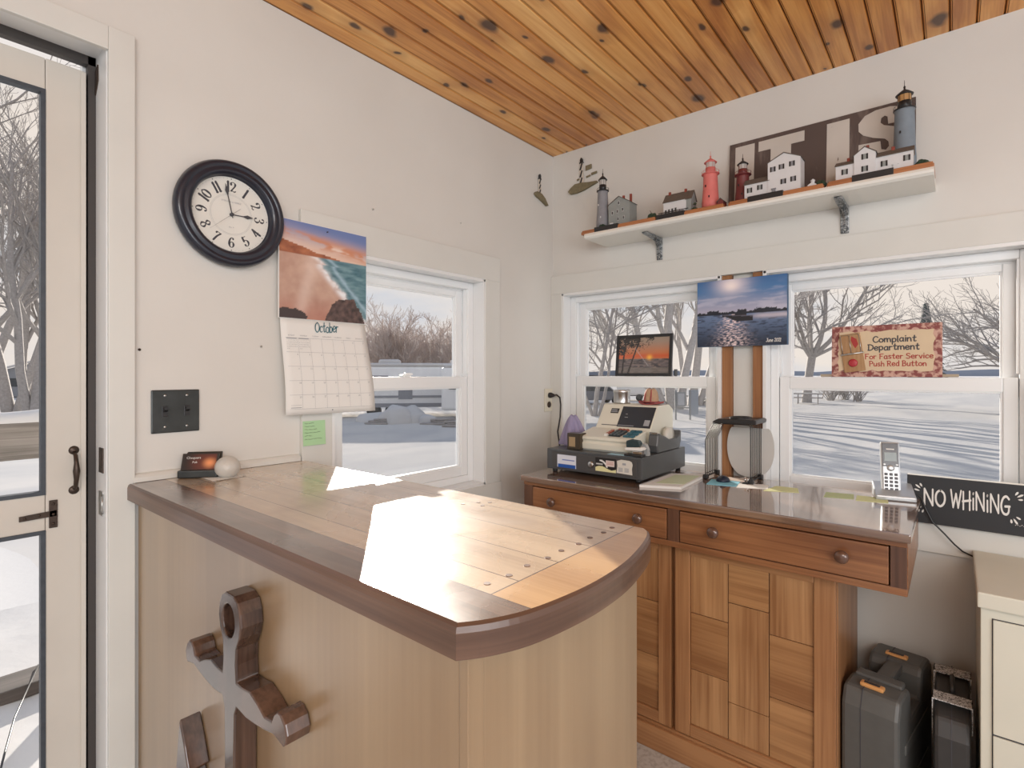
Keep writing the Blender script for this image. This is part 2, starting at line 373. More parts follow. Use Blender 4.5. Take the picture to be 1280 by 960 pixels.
# ---- stroke lettering: every glyph is a set of strokes in a box 0..w, 0..1
GL = {
'N': (.62, [[(0, 0), (0, 1)], [(0, 1), (.6, 0)], [(.6, 0), (.6, 1)]]),
'O': (.66, [[(.33, 1), (.08, .82), (0, .5), (.08, .18), (.33, 0), (.58, .18), (.66, .5), (.58, .82), (.33, 1)]]),
'W': (.85, [[(0, 1), (.2, 0)], [(.2, 0), (.43, .8)], [(.43, .8), (.62, 0)], [(.62, 0), (.85, 1)]]),
'H': (.55, [[(0, 0), (0, 1)], [(.52, 0), (.52, 1.05)], [(-.06, .45), (.6, .55)]]),
'i': (.12, [[(.06, 0), (.06, .62)], [(.05, .88), (.07, .92)]]),
'G': (.62, [[(.6, .86), (.4, 1), (.15, .88), (0, .5), (.1, .12), (.35, 0), (.55, .12), (.6, .42)], [(.3, .44), (.66, .46)]]),
'C': (.62, [[(.6, .84), (.42, 1), (.18, .93), (.02, .6), (.05, .25), (.25, .02), (.48, .03), (.64, .18)]]),
'o': (.5, [[(.25, .6), (.04, .47), (.02, .18), (.22, 0), (.44, .1), (.47, .42), (.25, .6)]]),
'm': (.8, [[(0, .6), (.03, 0)], [(.03, .4), (.18, .6), (.34, .52), (.38, 0)], [(.38, .4), (.55, .6), (.72, .5), (.78, 0)]]),
'p': (.5, [[(.02, .6), (.05, -.38)], [(.03, .45), (.22, .62), (.45, .5), (.44, .15), (.24, 0), (.05, .14)]]),
'l': (.12, [[(.05, 1), (.05, .1), (.12, 0)]]),
'a': (.5, [[(.42, .5), (.22, .62), (.03, .4), (.05, .1), (.22, 0), (.42, .16)], [(.44, .6), (.44, .1), (.5, 0)]]),
'n': (.48, [[(0, .6), (.03, 0)], [(.03, .38), (.2, .6), (.4, .5), (.44, 0)]]),
't': (.4, [[(.2, .95), (.17, .12), (.3, 0), (.4, .06)], [(0, .6), (.38, .64)]]),
'D': (.65, [[(.05, 1), (.05, 0)], [(-.06, .98), (.3, .97), (.6, .75), (.64, .45), (.5, .14), (.2, 0), (-.04, .02)]]),
'e': (.46, [[(.03, .3), (.42, .36), (.38, .55), (.2, .62), (.03, .45), (.02, .18), (.18, 0), (.36, .03), (.45, .12)]]),
'r': (.36, [[(0, .6), (.03, 0)], [(.03, .38), (.16, .58), (.34, .56)]]),
'F': (.52, [[(.05, 1), (.05, 0)], [(-.04, .96), (.52, 1)], [(.05, .54), (.4, .56)]]),
's': (.4, [[(.36, .54), (.2, .62), (.04, .5), (.1, .36), (.3, .26), (.36, .1), (.2, 0), (.02, .07)]]),
'S': (.55, [[(.5, .86), (.3, 1), (.06, .88), (.06, .66), (.28, .52), (.48, .36), (.46, .1), (.24, 0), (.0, .12)]]),
'v': (.42, [[(0, .6), (.2, 0)], [(.2, 0), (.42, .62)]]),
'c': (.42, [[(.4, .5), (.24, .62), (.05, .46), (.03, .16), (.2, 0), (.4, .09)]]),
'P': (.55, [[(.05, 1), (.05, 0)], [(-.03, .97), (.3, 1), (.52, .8), (.45, .55), (.05, .46)]]),
'u': (.48, [[(.02, .6), (.04, .15), (.2, 0), (.42, .16)], [(.44, .6), (.46, 0)]]),
'h': (.48, [[(.02, 1), (.03, 0)], [(.03, .38), (.2, .6), (.4, .5), (.44, 0)]]),
'R': (.58, [[(.05, 1), (.05, 0)], [(-.03, .97), (.3, 1), (.5, .8), (.44, .56), (.05, .48)], [(.22, .5), (.56, 0)]]),
'd': (.5, [[(.42, .5), (.22, .62), (.03, .4), (.05, .1), (.22, 0), (.42, .16)], [(.44, 1.), (.44, 0)]]),
'B': (.55, [[(.05, 1), (.05, 0)], [(-.03, .97), (.3, 1), (.46, .8), (.34, .56), (.08, .52)], [(.2, .52), (.5, .4), (.48, .1), (.24, 0), (-.03, .02)]]),
'b': (.48, [[(.03, 1), (.03, 0)], [(.03, .4), (.2, .6), (.42, .5), (.44, .18), (.26, 0), (.04, .12)]]),
'J': (.4, [[(.36, 1), (.34, .2), (.2, 0), (.0, .12)], [(.12, 1), (.5, 1)]]),
'2': (.5, [[(.04, .74), (.06, .94), (.25, 1), (.44, .9), (.44, .66), (.28, .4), (.02, .04), (.2, .1), (.36, .0), (.48, .1)]]),
'0': (.52, [[(.26, 1), (.06, .8), (.02, .5), (.06, .2), (.26, 0), (.46, .2), (.5, .5), (.46, .8), (.26, 1)]]),
'1': (.2, [[(.1, 1), (.1, 0)], [(.0, .92), (.1, 1)], [(-.02, 0), (.22, 0)]]),
'3': (.46, [[(.06, .84), (.12, .98), (.28, 1), (.42, .86), (.38, .62), (.18, .54), (.4, .44), (.46, .2), (.3, 0), (.1, .02), (.03, .16)]]),
'4': (.52, [[(.38, 1), (.02, .3)], [(.02, .3), (.52, .3)], [(.36, .95), (.36, 0)]]),
'5': (.48, [[(.42, .98), (.1, .96)], [(.1, .96), (.08, .55)], [(.08, .55), (.25, .62), (.44, .48), (.45, .2), (.28, 0), (.08, .04), (.04, .18)]]),
'6': (.48, [[(.42, .86), (.36, .99), (.2, .96), (.05, .66), (.03, .28), (.14, .04), (.3, 0), (.44, .16), (.44, .42), (.3, .56), (.1, .46), (.04, .3)]]),
'7': (.46, [[(.02, .86), (.08, .98), (.44, .96)], [(.44, .96), (.26, .55), (.16, 0)]]),
'8': (.48, [[(.24, 1), (.06, .86), (.1, .66), (.38, .42), (.45, .18), (.24, 0), (.03, .18), (.1, .42), (.38, .66), (.42, .86), (.24, 1)]]),
'9': (.48, [[(.06, .14), (.12, .01), (.28, .04), (.43, .34), (.45, .72), (.34, .96), (.18, 1), (.04, .84), (.04, .58), (.18, .44), (.38, .54), (.44, .7)]]),
}
def smooth_pts(p, k=4):
    if len(p) < 3: return [Vector(q).to_2d() for q in p]
    P_ = [Vector(q).to_2d() for q in p]; o = []
    for i in range(len(P_) - 1):
        a = P_[max(i - 1, 0)]; b = P_[i]; c = P_[i + 1]; d = P_[min(i + 2, len(P_) - 1)]
        for j in range(k):
            t = j / k; o.append(.5 * ((2 * b) + (c - a) * t + (2 * a - 5 * b + 4 * c - d) * t * t + (3 * b - a - 3 * c + d) * t ** 3))
    o.append(P_[-1]); return o
def strokes(mb, text, org, ux, uz, h, wd, nrm, gap=.16, center=False, nib=0., taper=0., jig=0., rnd=None, space=.35, thick=.0008):
    """write text; org 3-D start, ux/uz unit vectors along/up, h cap height, wd stroke width (of h); nib>0 thins horizontals"""
    ux = Vector(ux); uz = Vector(uz); nrm = Vector(nrm); org = Vector(org); rnd = rnd or random.Random(3)
    W = sum((space if c == ' ' else GL[c][0] + gap) for c in text) - gap
    x = -W / 2 if center else 0.
    for c in text:
        if c == ' ': x += space; continue
        w_, st = GL[c]; jy = rnd.uniform(-jig, jig); ja = rnd.uniform(-jig, jig) * .6
        for s_ in st:
            thick += .00002
            pts = smooth_pts(s_); L = []; Rr = []; k = len(pts)
            for i, p in enumerate(pts):
                d = (pts[min(i + 1, k - 1)] - pts[max(i - 1, 0)])
                d = d.normalized() if d.length > 1e-9 else Vector((1, 0)); nn = Vector((-d.y, d.x))
                ww = wd * (1 - nib * abs(d.x)) * .5
                if taper: ww *= 1 - taper * abs(i / (k - 1) - .45)
                q = Vector((p.x + x + p.y * ja, p.y + jy))
                L.append(q + nn * ww); Rr.append(q - nn * ww)
            for i in range(k - 1):
                quad = [L[i], L[i + 1], Rr[i + 1], Rr[i]]
                a = [org + ux * (q.x * h) + uz * (q.y * h) + nrm * thick for q in quad]
                mb.add([tuple(v) for v in a], [(0, 1, 2, 3)])
            for e in (0, k - 1):   # round ends
                ctr = (L[e] + Rr[e]) / 2; rr = (L[e] - Rr[e]).length / 2
                ring = [org + ux * ((ctr.x + rr * math.cos(t * math.pi / 4)) * h) + uz * ((ctr.y + rr * math.sin(t * math.pi / 4)) * h) + nrm * (thick + .00001) for t in range(8)]
                mb.add([tuple(v) for v in ring], [tuple(range(8))])
        x += w_ + gap
    return mb
def text(mb, s, mtx, size=.01, align='CENTER', off=0.):
    cu = bpy.data.curves.new('t', 'FONT'); cu.body = s; cu.size = size; cu.align_x = align; cu.align_y = 'CENTER'; cu.offset = off; cu.resolution_u = 2
    o = bpy.data.objects.new('t', cu); COL.objects.link(o); me = bpy.data.meshes.new_from_object(o)
    mb.add([tuple(mtx @ v.co) for v in me.vertices], [tuple(p.vertices) for p in me.polygons])
    bpy.data.objects.remove(o); bpy.data.curves.remove(cu); bpy.data.meshes.remove(me); return mb
def face_mtx(org, ux, uz): # text plane: local x->ux, local y->uz
    ux = Vector(ux).normalized(); uz = Vector(uz).normalized(); n = ux.cross(uz)
    return Matrix(((ux.x, uz.x, n.x, org[0]), (ux.y, uz.y, n.y, org[1]), (ux.z, uz.z, n.z, org[2]), (0, 0, 0, 1)))
exec_after = []
# ================================================================== THE ROOM
XR, YF, ZC = 3.7, -4.3, 2.466
W1 = (-1.282, -.53, .858, 1.758); W2 = (.064, .855, .862, 1.75); W3 = (1.02, 1.80, .862, 1.75); DR = (-2.82, -1.888, .0, 2.152)
mb = MB(); T = .14
def slab_left(mb, y0, y1, z0, z1): mb.box(-T, 0, y0, y1, z0, z1)
slab_left(mb, W1[1], T, -.95, ZC); slab_left(mb, W1[0], W1[1], -.95, W1[2]); slab_left(mb, W1[0], W1[1], W1[3], ZC)
slab_left(mb, DR[1], W1[0], -.95, ZC); slab_left(mb, DR[0], DR[1], DR[3], ZC); slab_left(mb, DR[0], DR[1], -.95, -.02); slab_left(mb, YF, DR[0], -.95, ZC)
struct('wall_left', mb, 'wall', 'cream painted wall with the clock, the calendar and the glazed door', 'wall')
mb = MB()
for a, b, c, d in ((0, W2[0], -.95, ZC), (W2[0], W2[1], -.95, W2[2]), (W2[0], W2[1], W2[3], ZC), (W2[1], W3[0], -.95, .862), (W2[1], W3[0], 1.75, ZC),
                   (W3[0], W3[1], -.95, W3[2]), (W3[0], W3[1], W3[3], ZC), (W3[1], XR, -.95, ZC)):
    mb.box(a, b, 0, T, c, d)
mb.box(W2[1], W3[0], .095, T, .862, 1.75)
struct('wall_back', mb, 'wall', 'cream painted wall with the two windows and the lighthouse shelf', 'wall')
# ceiling of grooved pine
mb = MB(); PW = .0662; x = 0.
while x < XR:
    x1 = x + PW; g_ = .0042
    pr = [(x, .0075), (x + g_, 0), (x + .0053, 0), (x + .0063, .0025), (x + .0073, 0), (x1 - g_, 0), (x1, .0075)]
    for (a, az), (b, bz) in zip(pr, pr[1:]): mb.quad((a, YF, ZC + az), (b, YF, ZC + az if 0 else ZC + bz), (b, 0, ZC + bz), (a, 0, ZC + az))
    x = x1
mb.box(-T, XR, YF, T, ZC + .0077, ZC + .12)
struct('ceiling', mb, 'pine', 'knotty varnished pine board ceiling', 'ceiling', recalc=False)
def floor_mat():
    m, t, b = new('pale stone tile'); g = G(t); tc = g.n('ShaderNodeTexCoord').outputs['Object']
    br = g.n('ShaderNodeTexBrick'); br.offset = 0; br.inputs['Scale'].default_value = 1; br.inputs['Brick Width'].default_value = .305; br.inputs['Row Height'].default_value = .305
    br.inputs['Mortar Size'].default_value = .003; br.inputs['Color1'].default_value = (.50, .47, .43, 1); br.inputs['Color2'].default_value = (.54, .51, .47, 1); br.inputs['Mortar'].default_value = (.3, .27, .24, 1)
    g.l(tc, br.inputs['Vector']); n = g.noise(tc, 60, 5)
    g.l(g.mix(g.ramp(n, (.45, (0, 0, 0)), (.7, (1, 1, 1))), br.outputs['Color'], (.36, .32, .28)), b.inputs['Base Color']); b.inputs['Roughness'].default_value = .4; return m
M['floor'] = floor_mat()
mb = MB(); mb.box(-T, XR, YF, T, -.12, 0)
struct('floor', mb, 'floor', 'pale grey tiled floor', 'floor')
# ---- windows
XL = Matrix(((0, -1, 0, 0), (1, 0, 0, 0), (0, 0, 1, 0), (0, 0, 0, 1)))   # (along, outward, up) -> left wall
def ring(mb, a0, a1, z0, z1, w, d0, d1, bev=.003, wb=None, wt=None):
    wb = wb or w; wt = wt or w
    mb.box(a0, a0 + w, d0, d1, z0, z1, bev); mb.box(a1 - w, a1, d0, d1, z0, z1, bev)
    mb.box(a0 + w, a1 - w, d0, d1, z0, z0 + wb, bev); mb.box(a0 + w, a1 - w, d0, d1, z1 - wt, z1, bev)
def pane(mb, a0, a1, z0, z1, d): mb.add([(a0, d, z0), (a1, d, z0), (a1, d, z1), (a0, d, z1)], [(0, 1, 2, 3)])
def window(name, xf, a0, a1, z0, z1, label):
    if xf: loc = xf @ Vector(((a0 + a1) / 2, 0, z0))
    else: loc = Vector(((a0 + a1) / 2, 0, z0))
    root = thing(name, label, 'window', loc, kind='structure')
    def mk():
        m_ = MB(); m_.xf = xf; return m_
    m_ = mk(); e = .012
    m_.box(a0 - .002, a0 + e, -.014, .135, z0, z1); m_.box(a1 - e, a1 + .002, -.014, .135, z0, z1)
    m_.box(a0, a1, -.014, .135, z1 - e, z1 + .002); m_.box(a0, a1, -.014, .135, z0 - .002, z0 + e)
    build('window_jamb', m_, 'white', root, bev=.0015)
    a0 += e; a1 -= e; z0 += e; z1 -= e; zm = 1.305
    m_ = mk(); ring(m_, a0, a1, z0, z1, .03, .05, .13); ring(m_, a0 + .028, a1 - .028, z0 + .028, z1 - .028, .009, .086, .09, .001)
    for a, b in ((a0 + .029, a0 + .036), (a1 - .036, a1 - .029)): m_.box(a, b, .055, .078, zm + .04, z1 - .03)
    build('window_frame', m_, 'vinyl', root)
    b0, b1 = a0 + .032, a1 - .032
    up = mk(); ring(up, b0, b1, zm - .02, z1 - .026, .036, .09, .114); ring(up, b0 + .034, b1 - .034, zm + .012, z1 - .06, .008, .096, .11, .002)
    u = build('upper_sash', up, 'vinyl', root)
    p_ = mk(); pane(p_, b0 + .036, b1 - .036, zm, z1 - .05, .104); build('window_pane', p_, 'glass', u, recalc=False)
    lo = mk(); ring(lo, b0, b1, z0 + .03, zm + .027, .036, .056, .084, .003, .04, .047); ring(lo, b0 + .034, b1 - .034, z0 + .068, zm - .016, .009, .061, .08, .002)
    l_ = build('lower_sash', lo, 'vinyl', root)
    p_ = mk(); pane(p_, b0 + .036, b1 - .036, z0 + .06, zm - .01, .072); build('window_pane', p_, 'glass', l_, recalc=False)
    sc = mk(); pane(sc, b0 + .01, b1 - .01, z0 + .03, zm, .122); build('insect_screen', sc, 'screen', root, recalc=False)
    k = mk(); k.box((a0 + a1) / 2 - .02, (a0 + a1) / 2 + .02, .06, .086, zm + .027, zm + .036, .003)
    k.box((a0 + a1) / 2 - .006, (a0 + a1) / 2 + .03, .062, .074, zm + .034, zm + .042, .002)
    build('sash_lock', k, 'vinyl', root)
    return root
window('window_1', XL, *W1, 'white double hung window in the left wall beside the calendar')
window('window_2', None, *W2, 'white double hung window behind the cash register')
window('window_3', None, *W3, 'white double hung window behind the cordless phone')
# ---- window casings
mb = MB(); t_ = .016
mb.box(0, t_, -1.392, -.434, 1.758, 1.865, .002); mb.box(0, t_, -1.388, -1.282, .858, 1.758, .002); mb.box(0, t_, -.53, -.434, .858, 1.758, .002); mb.box(0, t_, -1.39, -.425, .749, .858, .002)
struct('trim_1', mb, 'trim', 'wide cream casing around the left wall window', 'trim')
mb = MB()
mb.box(0, 1.92, -t_, 0, 1.75, 1.843, .002); mb.box(0, .064, -t_, 0, .862, 1.75, .002); mb.box(1.80, 1.92, -t_, 0, .862, 1.75, .002); mb.box(0, XR, -t_, 0, .753, .862, .002)
struct('trim_2', mb, 'trim', 'wide cream casing around the pair of windows', 'trim')
# post between the two windows: raw studs with a white board between
mb = MB()
mb.box(.857, .895, .0, .09, .862, 1.75, .001); mb.box(.978, 1.018, .0, .09, .862, 1.75, .001)
o = struct('trim_3', mb, 'stud', 'bare brown studs between the two windows', 'trim')
mb = MB(); mb.box(.896, .977, .022, .04, .862, 1.75, .001)
for z in (1.30, 1.34, 1.41, 1.43): mb.box(.935, .938, .0205, .023, z, z + .004)
struct('trim_4', mb, 'trim', 'white board set between the bare studs', 'trim')
# ---- door opening and door
mb = MB()
mb.box(0, .014, -1.888, -1.833, 0, 2.193, .002); mb.box(0, .014, DR[0] - .06, -1.888, 2.135, 2.193, .002); mb.box(0, .014, DR[0] - .06, DR[0], 0, 2.135, .002)
struct('trim_5', mb, 'trim', 'cream door casing left of the wall clock', 'trim')
mb = MB()
mb.box(-T, .001, -1.890, -1.882, 0, 2.156); mb.box(-T, .001, DR[0], -1.884, 2.150, 2.158)
mb.box(-T, -.118, -1.912, -1.89, 0, 2.15)
struct('trim_6', mb, 'white', 'pale jamb lining the door opening', 'trim')
mb = MB(); mb.box(-.112, -.09, -1.906, -1.889, 0, 2.15); mb.box(-.112, -.09, DR[0], -1.889, 2.128, 2.151)
struct('trim_7', mb, 'seal', 'dark weatherstrip inside the door opening', 'trim')
door = thing('door_1', 'white framed glass storm door with a dark pull handle', 'door', (-.11, -1.912, 0), kind='structure')
dx0, dx1 = -.118, -.092; ye, yg = -1.909, -1.988; yo = DR[0] + .01
mb = MB(); mb.box(dx0, dx1, yg, ye, .02, 2.108, .003); mb.box(dx0, dx1, yo, yo + .085, .02, 2.108, .003); mb.box(dx1, dx1 + .006, ye - .012, ye - .002, .02, 2.10, .001)
build('stile', mb, 'doorw', door)
mb = MB()
for z0, z1 in ((2.032, 2.108), (.966, 1.052), (.02, .16)): mb.box(dx0 + .001, dx1 - .001, yo + .085, yg - .0008, z0, z1, .002)
build('rail', mb, 'doorw', door)
mb = MB()
for z0, z1 in ((1.052, 2.032), (.16, .966)):
    for y0, y1, a, b in ((yg - .009, yg, z0, z1), (yo + .085, yo + .094, z0, z1), (yo + .094, yg - .009, z0, z0 + .009), (yo + .094, yg - .009, z1 - .009, z1)): mb.box(dx0 + .006, dx1 + .002, y0, y1, a, b)
build('glazing_bead', mb, 'glaz', door)
mb = MB()
for z0, z1 in ((1.055, 2.03), (.163, .963)): mb.add([(-.106, yo + .09, z0), (-.106, yg - .004, z0), (-.106, yg - .004, z1), (-.106, yo + .09, z1)], [(0, 1, 2, 3)])
build('glass_pane', mb, 'glass', door, recalc=False)
mb = MB(); hy = -1.934; hx = dx1
mb.tube([(hx, hy, 1.150), (hx + .018, hy, 1.142), (hx + .026, hy, 1.125), (hx + .027, hy, 1.105), (hx + .026, hy, 1.085), (hx + .018, hy, 1.066), (hx, hy, 1.058)], [.004, .0045, .005, .0075, .0055, .0045, .004], 8)
for z in (1.154, 1.055): mb.lathe([(.001, .004), (.009, .003), (.011, .0)], (hx, hy, z), 'x', 14)
build('pull_handle', mb, 'bronze', door)
mb = MB(); mb.box(hx, hx + .004, -1.982, -1.966, .970, 1.037, .001)
mb.prism([(-1.968, .998), (-1.968, 1.012), (-2.036, 1.008), (-2.036, .996)], hx, hx + .004, 'x')
for y, z in ((-1.974, .98), (-1.974, 1.028), (-1.974, 1.003), (-2.0, 1.004), (-2.026, 1.002)): mb.lathe([(.0035, .004), (.003, .006)], (hx, y, z), 'x', 8)
build('strap_hinge', mb, 'bronze', door)
# jamb hardware
for z0, z1, nm, rr in ((1.098, 1.160, 'latch_plate', 0), (.992, 1.052, 'strike_plate', 1)):
    mb = MB(); mb.box(-.055, -.02, -1.8925, -1.8895, z0, z1, .001)
    if rr: mb.tube([(-.02, -1.893, z0 + .006), (-.006, -1.896, z0 + .016), (-.002, -1.898, (z0 + z1) / 2), (-.006, -1.896, z1 - .016), (-.02, -1.893, z1 - .006)], .0018, 6)
    mb.box(-.046, -.03, -1.8935, -1.892, z0 + .012, z1 - .012)
    solo(nm, mb, 'steel' if rr else 'bronze', 'curved steel strike plate on the door jamb, lower one' if rr else 'narrow dark latch plate on the door jamb above the strike plate', 'door plate', (-.04, -1.893, z0))
mb = MB(); mb.prism([(-.088, 2.115), (-.066, 2.125), (-.064, 2.085), (-.088, 2.055)], -1.893, -1.889, 'y')
solo('closer_bracket', mb, 'bronze', 'small dark bracket at the top corner of the door jamb', 'bracket', (-.076, -1.89, 2.055))
# strip of quarter round where the counter meets the wall
mb = MB(); mb.prism([(.0, 1.0706), (.016, 1.0706), (.014, 1.082), (.008, 1.089), (0, 1.092)], -1.838, -1.392, 'y')
struct('trim_8', mb, 'trim', 'cream quarter round strip where the counter meets the wall', 'trim')
# nails left in the walls
for i, (x, y, z) in enumerate(((0, -1.513, 1.426), (0, -1.821, 1.406), (0, -1.114, 1.93), (0, -.674, 1.977), (0, -.10, 2.235))):
    mb = MB(); mb.lathe([(.0006, -.0005), (.0016, .004), (.003, .006), (.003, .007)] if i != 1 else [(.003, -.0005), (.0035, .003)], (x, y, z), 'x', 8)
    solo('nail', mb, 'bronze' if i in (1, 4) else 'steel', ('bare nail left of the calendar below the clock', 'dark screw head beside the door casing', 'small nail above the calendar side of the window casing', 'small nail high above the middle of the left window', 'dark nail beside the striped lighthouse on the left wall')[i], 'nail', (x, y, z))
# ================================================================== COUNTER
ct = thing('countertop', 'plank counter top with a rounded end, maple planks and dark edging', 'countertop', (.6, -1.6, 1.03))
arc = [(1.18, -1.853), (1.202, -1.822), (1.222, -1.775), (1.234, -1.71), (1.239, -1.644), (1.235, -1.56), (1.220, -1.478), (1.204, -1.42), (1.190, -1.39), (1.175, -1.376)]
sp = smooth_pts([(p[0], p[1]) for p in arc], 4)
outl = [(.0, -1.85)] + [(p.x, p.y) for p in sp] + [(.0, -1.373)]
def inset_poly(pts, d):
    o = []; n = len(pts)
    for i in range(n):
        a, b, c = Vector(pts[i - 1]), Vector(pts[i]), Vector(pts[(i + 1) % n])
        n1 = Vector((-(b - a).y, (b - a).x)).normalized(); n2 = Vector((-(c - b).y, (c - b).x)).normalized(); nn = (n1 + n2)
        nn = nn / max(.35, nn.length_squared / 2) if nn.length > 1e-6 else n1
        o.append(tuple(b + nn * d)[:2])
    return o
mb = MB(); n = len(outl); lay = [(0.0, 1.0305), (-.0, 1.060), (.002, 1.0665), (.006, 1.0697)]; vs = []
for d, z in lay: vs += [(p[0], p[1], z) for p in inset_poly(outl, d)]
fs = []
for k in range(len(lay) - 1):
    for i in range(n): fs.append((k * n + i, k * n + (i + 1) % n, (k + 1) * n + (i + 1) % n, (k + 1) * n + i))
fs.append(tuple(range(n))); mb.add(vs, fs); build('edge_band', mb, 'walnut', ct)
mb = MB(); ins = inset_poly(outl, .006); mb.add([(p[0], p[1], 1.0697) for p in ins], [tuple(range(n))])
o = build('plank_top', mb, 'ctop', None); o.parent = ct; o.matrix_parent_inverse = Matrix.Translation(-ct.location)
for i, (x, y) in enumerate([(1.128, -1.745), (1.132, -1.705), (1.128, -1.66), (1.132, -1.615), (1.129, -1.575), (1.132, -1.53), (1.129, -1.49), (1.132, -1.45), (1.129, -1.415), (.835, -1.415), (.815, -1.428), (.842, -1.445), (.80, -1.46)]):
    mb = MB(); mb.lathe([(.0048, .0), (.0048, .0006)], (x, y, 1.0697), 'z', 12, False); build('screw_plug', mb, 'deskdk', ct)
cb = thing('counter_base', 'pale birch plywood counter base with the carved anchor on its front', 'counter', (.6, -1.6, 0))
mb = MB(); mb.box(.012, 1.158, -1.826, -1.80, 0, 1.03, .001); build('front_panel', mb, 'birch', cb)
mb = MB(); mb.box(1.142, 1.172, -1.800, -1.404, 0, 1.03, .001); build('end_panel', mb, 'birch', cb)
mb = MB(); mb.box(1.159, 1.173, -1.827, -1.8, 0, 1.03, .001); build('corner_strip', mb, 'birch', cb)
mb = MB(); mb.box(.045, 1.142, -1.43, -1.406, 0, 1.03, .001); build('back_panel', mb, 'birch', cb)
# anchor
F_ = [(.622, .965), (.607, .957), (.597, .940), (.594, .918), (.600, .898), (.611, .878), (.613, .85), (.610, .822), (.59, .822), (.56, .826), (.533, .817), (.51, .806), (.487, .809), (.480, .822), (.471, .829), (.458, .829), (.446, .82), (.440, .805), (.444, .790), (.452, .784),
      (.462, .786), (.482, .790), (.51, .784), (.54, .780), (.575, .777), (.609, .780), (.617, .765), (.619, .70), (.619, .50), (.59, .475), (.55, .465), (.50, .475), (.46, .51), (.437, .56), (.455, .57), (.433, .612), (.408, .655), (.398, .60), (.388, .54), (.402, .55), (.42, .49), (.46, .44), (.52, .41), (.58, .40), (.638, .385)]
half = [(x - .638, z) for x, z in F_]
out_ = [(.638 + a, b) for a, b in half] + [(.638 - a, b) for a, b in half[::-1][1:]]
hole = [(.634 + .024 * math.cos(t), .918 + .029 * math.sin(t)) for t in [i * math.pi / 10 for i in range(20)]]
def with_hole(pts, hole, y0, y1, bev):
    bm = bmesh.new()
    import mathutils
    ov = [bm.verts.new((p[0], y0, p[1])) for p in pts]; hv = [bm.verts.new((p[0], y0, p[1])) for p in hole]
    ed = [bm.edges.new((ov[i], ov[(i + 1) % len(ov)])) for i in range(len(ov))] + [bm.edges.new((hv[i], hv[(i + 1) % len(hv)])) for i in range(len(hv))]
    bmesh.ops.triangle_fill(bm, use_beauty=True, use_dissolve=False, edges=ed)
    r = bmesh.ops.extrude_face_region(bm, geom=bm.faces[:])
    for q in r['geom']:
        if isinstance(q, bmesh.types.BMVert): q.co.y = y1
    bmesh.ops.recalc_face_normals(bm, faces=bm.faces[:])
    return bm
mb = MB(); mb.bm(with_hole([(a, b) for a, b in out_], hole, -1.866, -1.8265, 0))
o = solo('anchor_carving', mb, 'anchor', 'dark glossy carved wooden anchor mounted on the counter front', 'anchor', (.638, -1.8265, .385))
b = o.modifiers.new('bevel', 'BEVEL'); b.width = .003; b.segments = 3; b.limit_method = 'ANGLE'; b.angle_limit = R(50)
# ================================================================== DESK
dk = thing('drawer_desk', 'long stained wooden desk with two drawers and block-patterned cupboard doors', 'desk', (.875, -.27, 0))
mb = MB(); mb.box(.235, 1.515, -.562, -.012, .908, .931, .004); build('desk_top', mb, 'desktop', dk)
mb = MB(); mb.box(.243, 1.507, -.548, -.02, .766, .786, .002)     # lower rail board
mb.box(.243, 1.507, -.548, -.53, .893, .908, .001); mb.box(1.487, 1.507, -.53, -.02, .786, .908, .001); mb.box(.243, .262, -.53, -.02, .786, .908, .001); mb.box(.262, 1.487, -.04, -.02, .786, .908)
build('drawer_case', mb, 'desk', dk)
for a, b in ((.245, .288), (.858, .898), (1.470, 1.505)):
    mb = MB(); mb.box(a, b, -.549, -.53, .786, .893, .001); build('dividing_stile', mb, 'deskdk', dk)
for x0, x1, k in ((.291, .855, (.395, .759)), (.901, 1.467, (1.016, 1.363))):
    mb = MB(); mb.box(x0, x1, -.552, -.15, .789, .890, .003); d_ = build('drawer', mb, 'desk', dk)
    for kx in k:
        mb = MB(); mb.lathe([(.006, 0), (.008, -.008), (.013, -.012), (.0175, -.018), (.018, -.024), (.015, -.029), (.008, -.032), (.001, -.033)], (kx, -.552, .846), 'y', 24); build('knob', mb, 'knob', d_)
yb = -.46
mb = MB(); mb.box(.31, 1.336, yb + .022, -.03, .055, .766, .002); build('cabinet_body', mb, 'deskz', dk)
mb = MB(); mb.box(.30, 1.345, yb - .012, -.03, 0, .085, .004); mb.box(.305, 1.342, yb - .002, -.03, .085, .095, .003); build('plinth', mb, 'deskx', dk)
mb = MB(); mb.box(.31, 1.336, yb + .001, -.03, .757, .768, .002); build('top_moulding', mb, 'deskx', dk)
def cup_door(x0, x1, i0, i1):
    z0, z1 = .098, .755; fz0, fz1 = .138, .718
    mb = MB(); mb.box(i0 - .004, i1 + .004, yb + .016, yb + .0212, fz0 - .004, fz1 + .004); fr = build('cupboard_door', mb, 'deskdk', dk)
    for a, b in ((x0, i0), (i1, x1)):
        mb = MB(); mb.box(a, b, yb, yb + .021, z0, z1, .003); build('door_stile', mb, 'deskz', fr)
    for a, b in ((z0, fz0), (fz1, z1)):
        mb = MB(); mb.box(i0, i1, yb + .0005, yb + .0205, a, b, .003); build('door_rail', mb, 'deskx', fr)
    w_ = (i1 - i0) / 3; g_ = .0012; k = 0
    for c, cuts in enumerate(((.328, .522), (.262, .59), (.328, .524))):
        zz = (fz0,) + cuts + (fz1,)
        for a, b in zip(zz, zz[1:]):
            mb = MB(); mb.box(i0 + c * w_ + g_, i0 + (c + 1) * w_ - g_, yb + .009, yb + .017, a + g_, b - g_, .0012)
            build('wood_block', mb, ('tilea', 'tileb', 'tilea', 'tilea', 'tilea', 'tileb', 'tileb', 'tileb', 'tilea')[k], fr); k += 1
cup_door(.312, .832, .365, .785); cup_door(.846, 1.334, .899, 1.276)
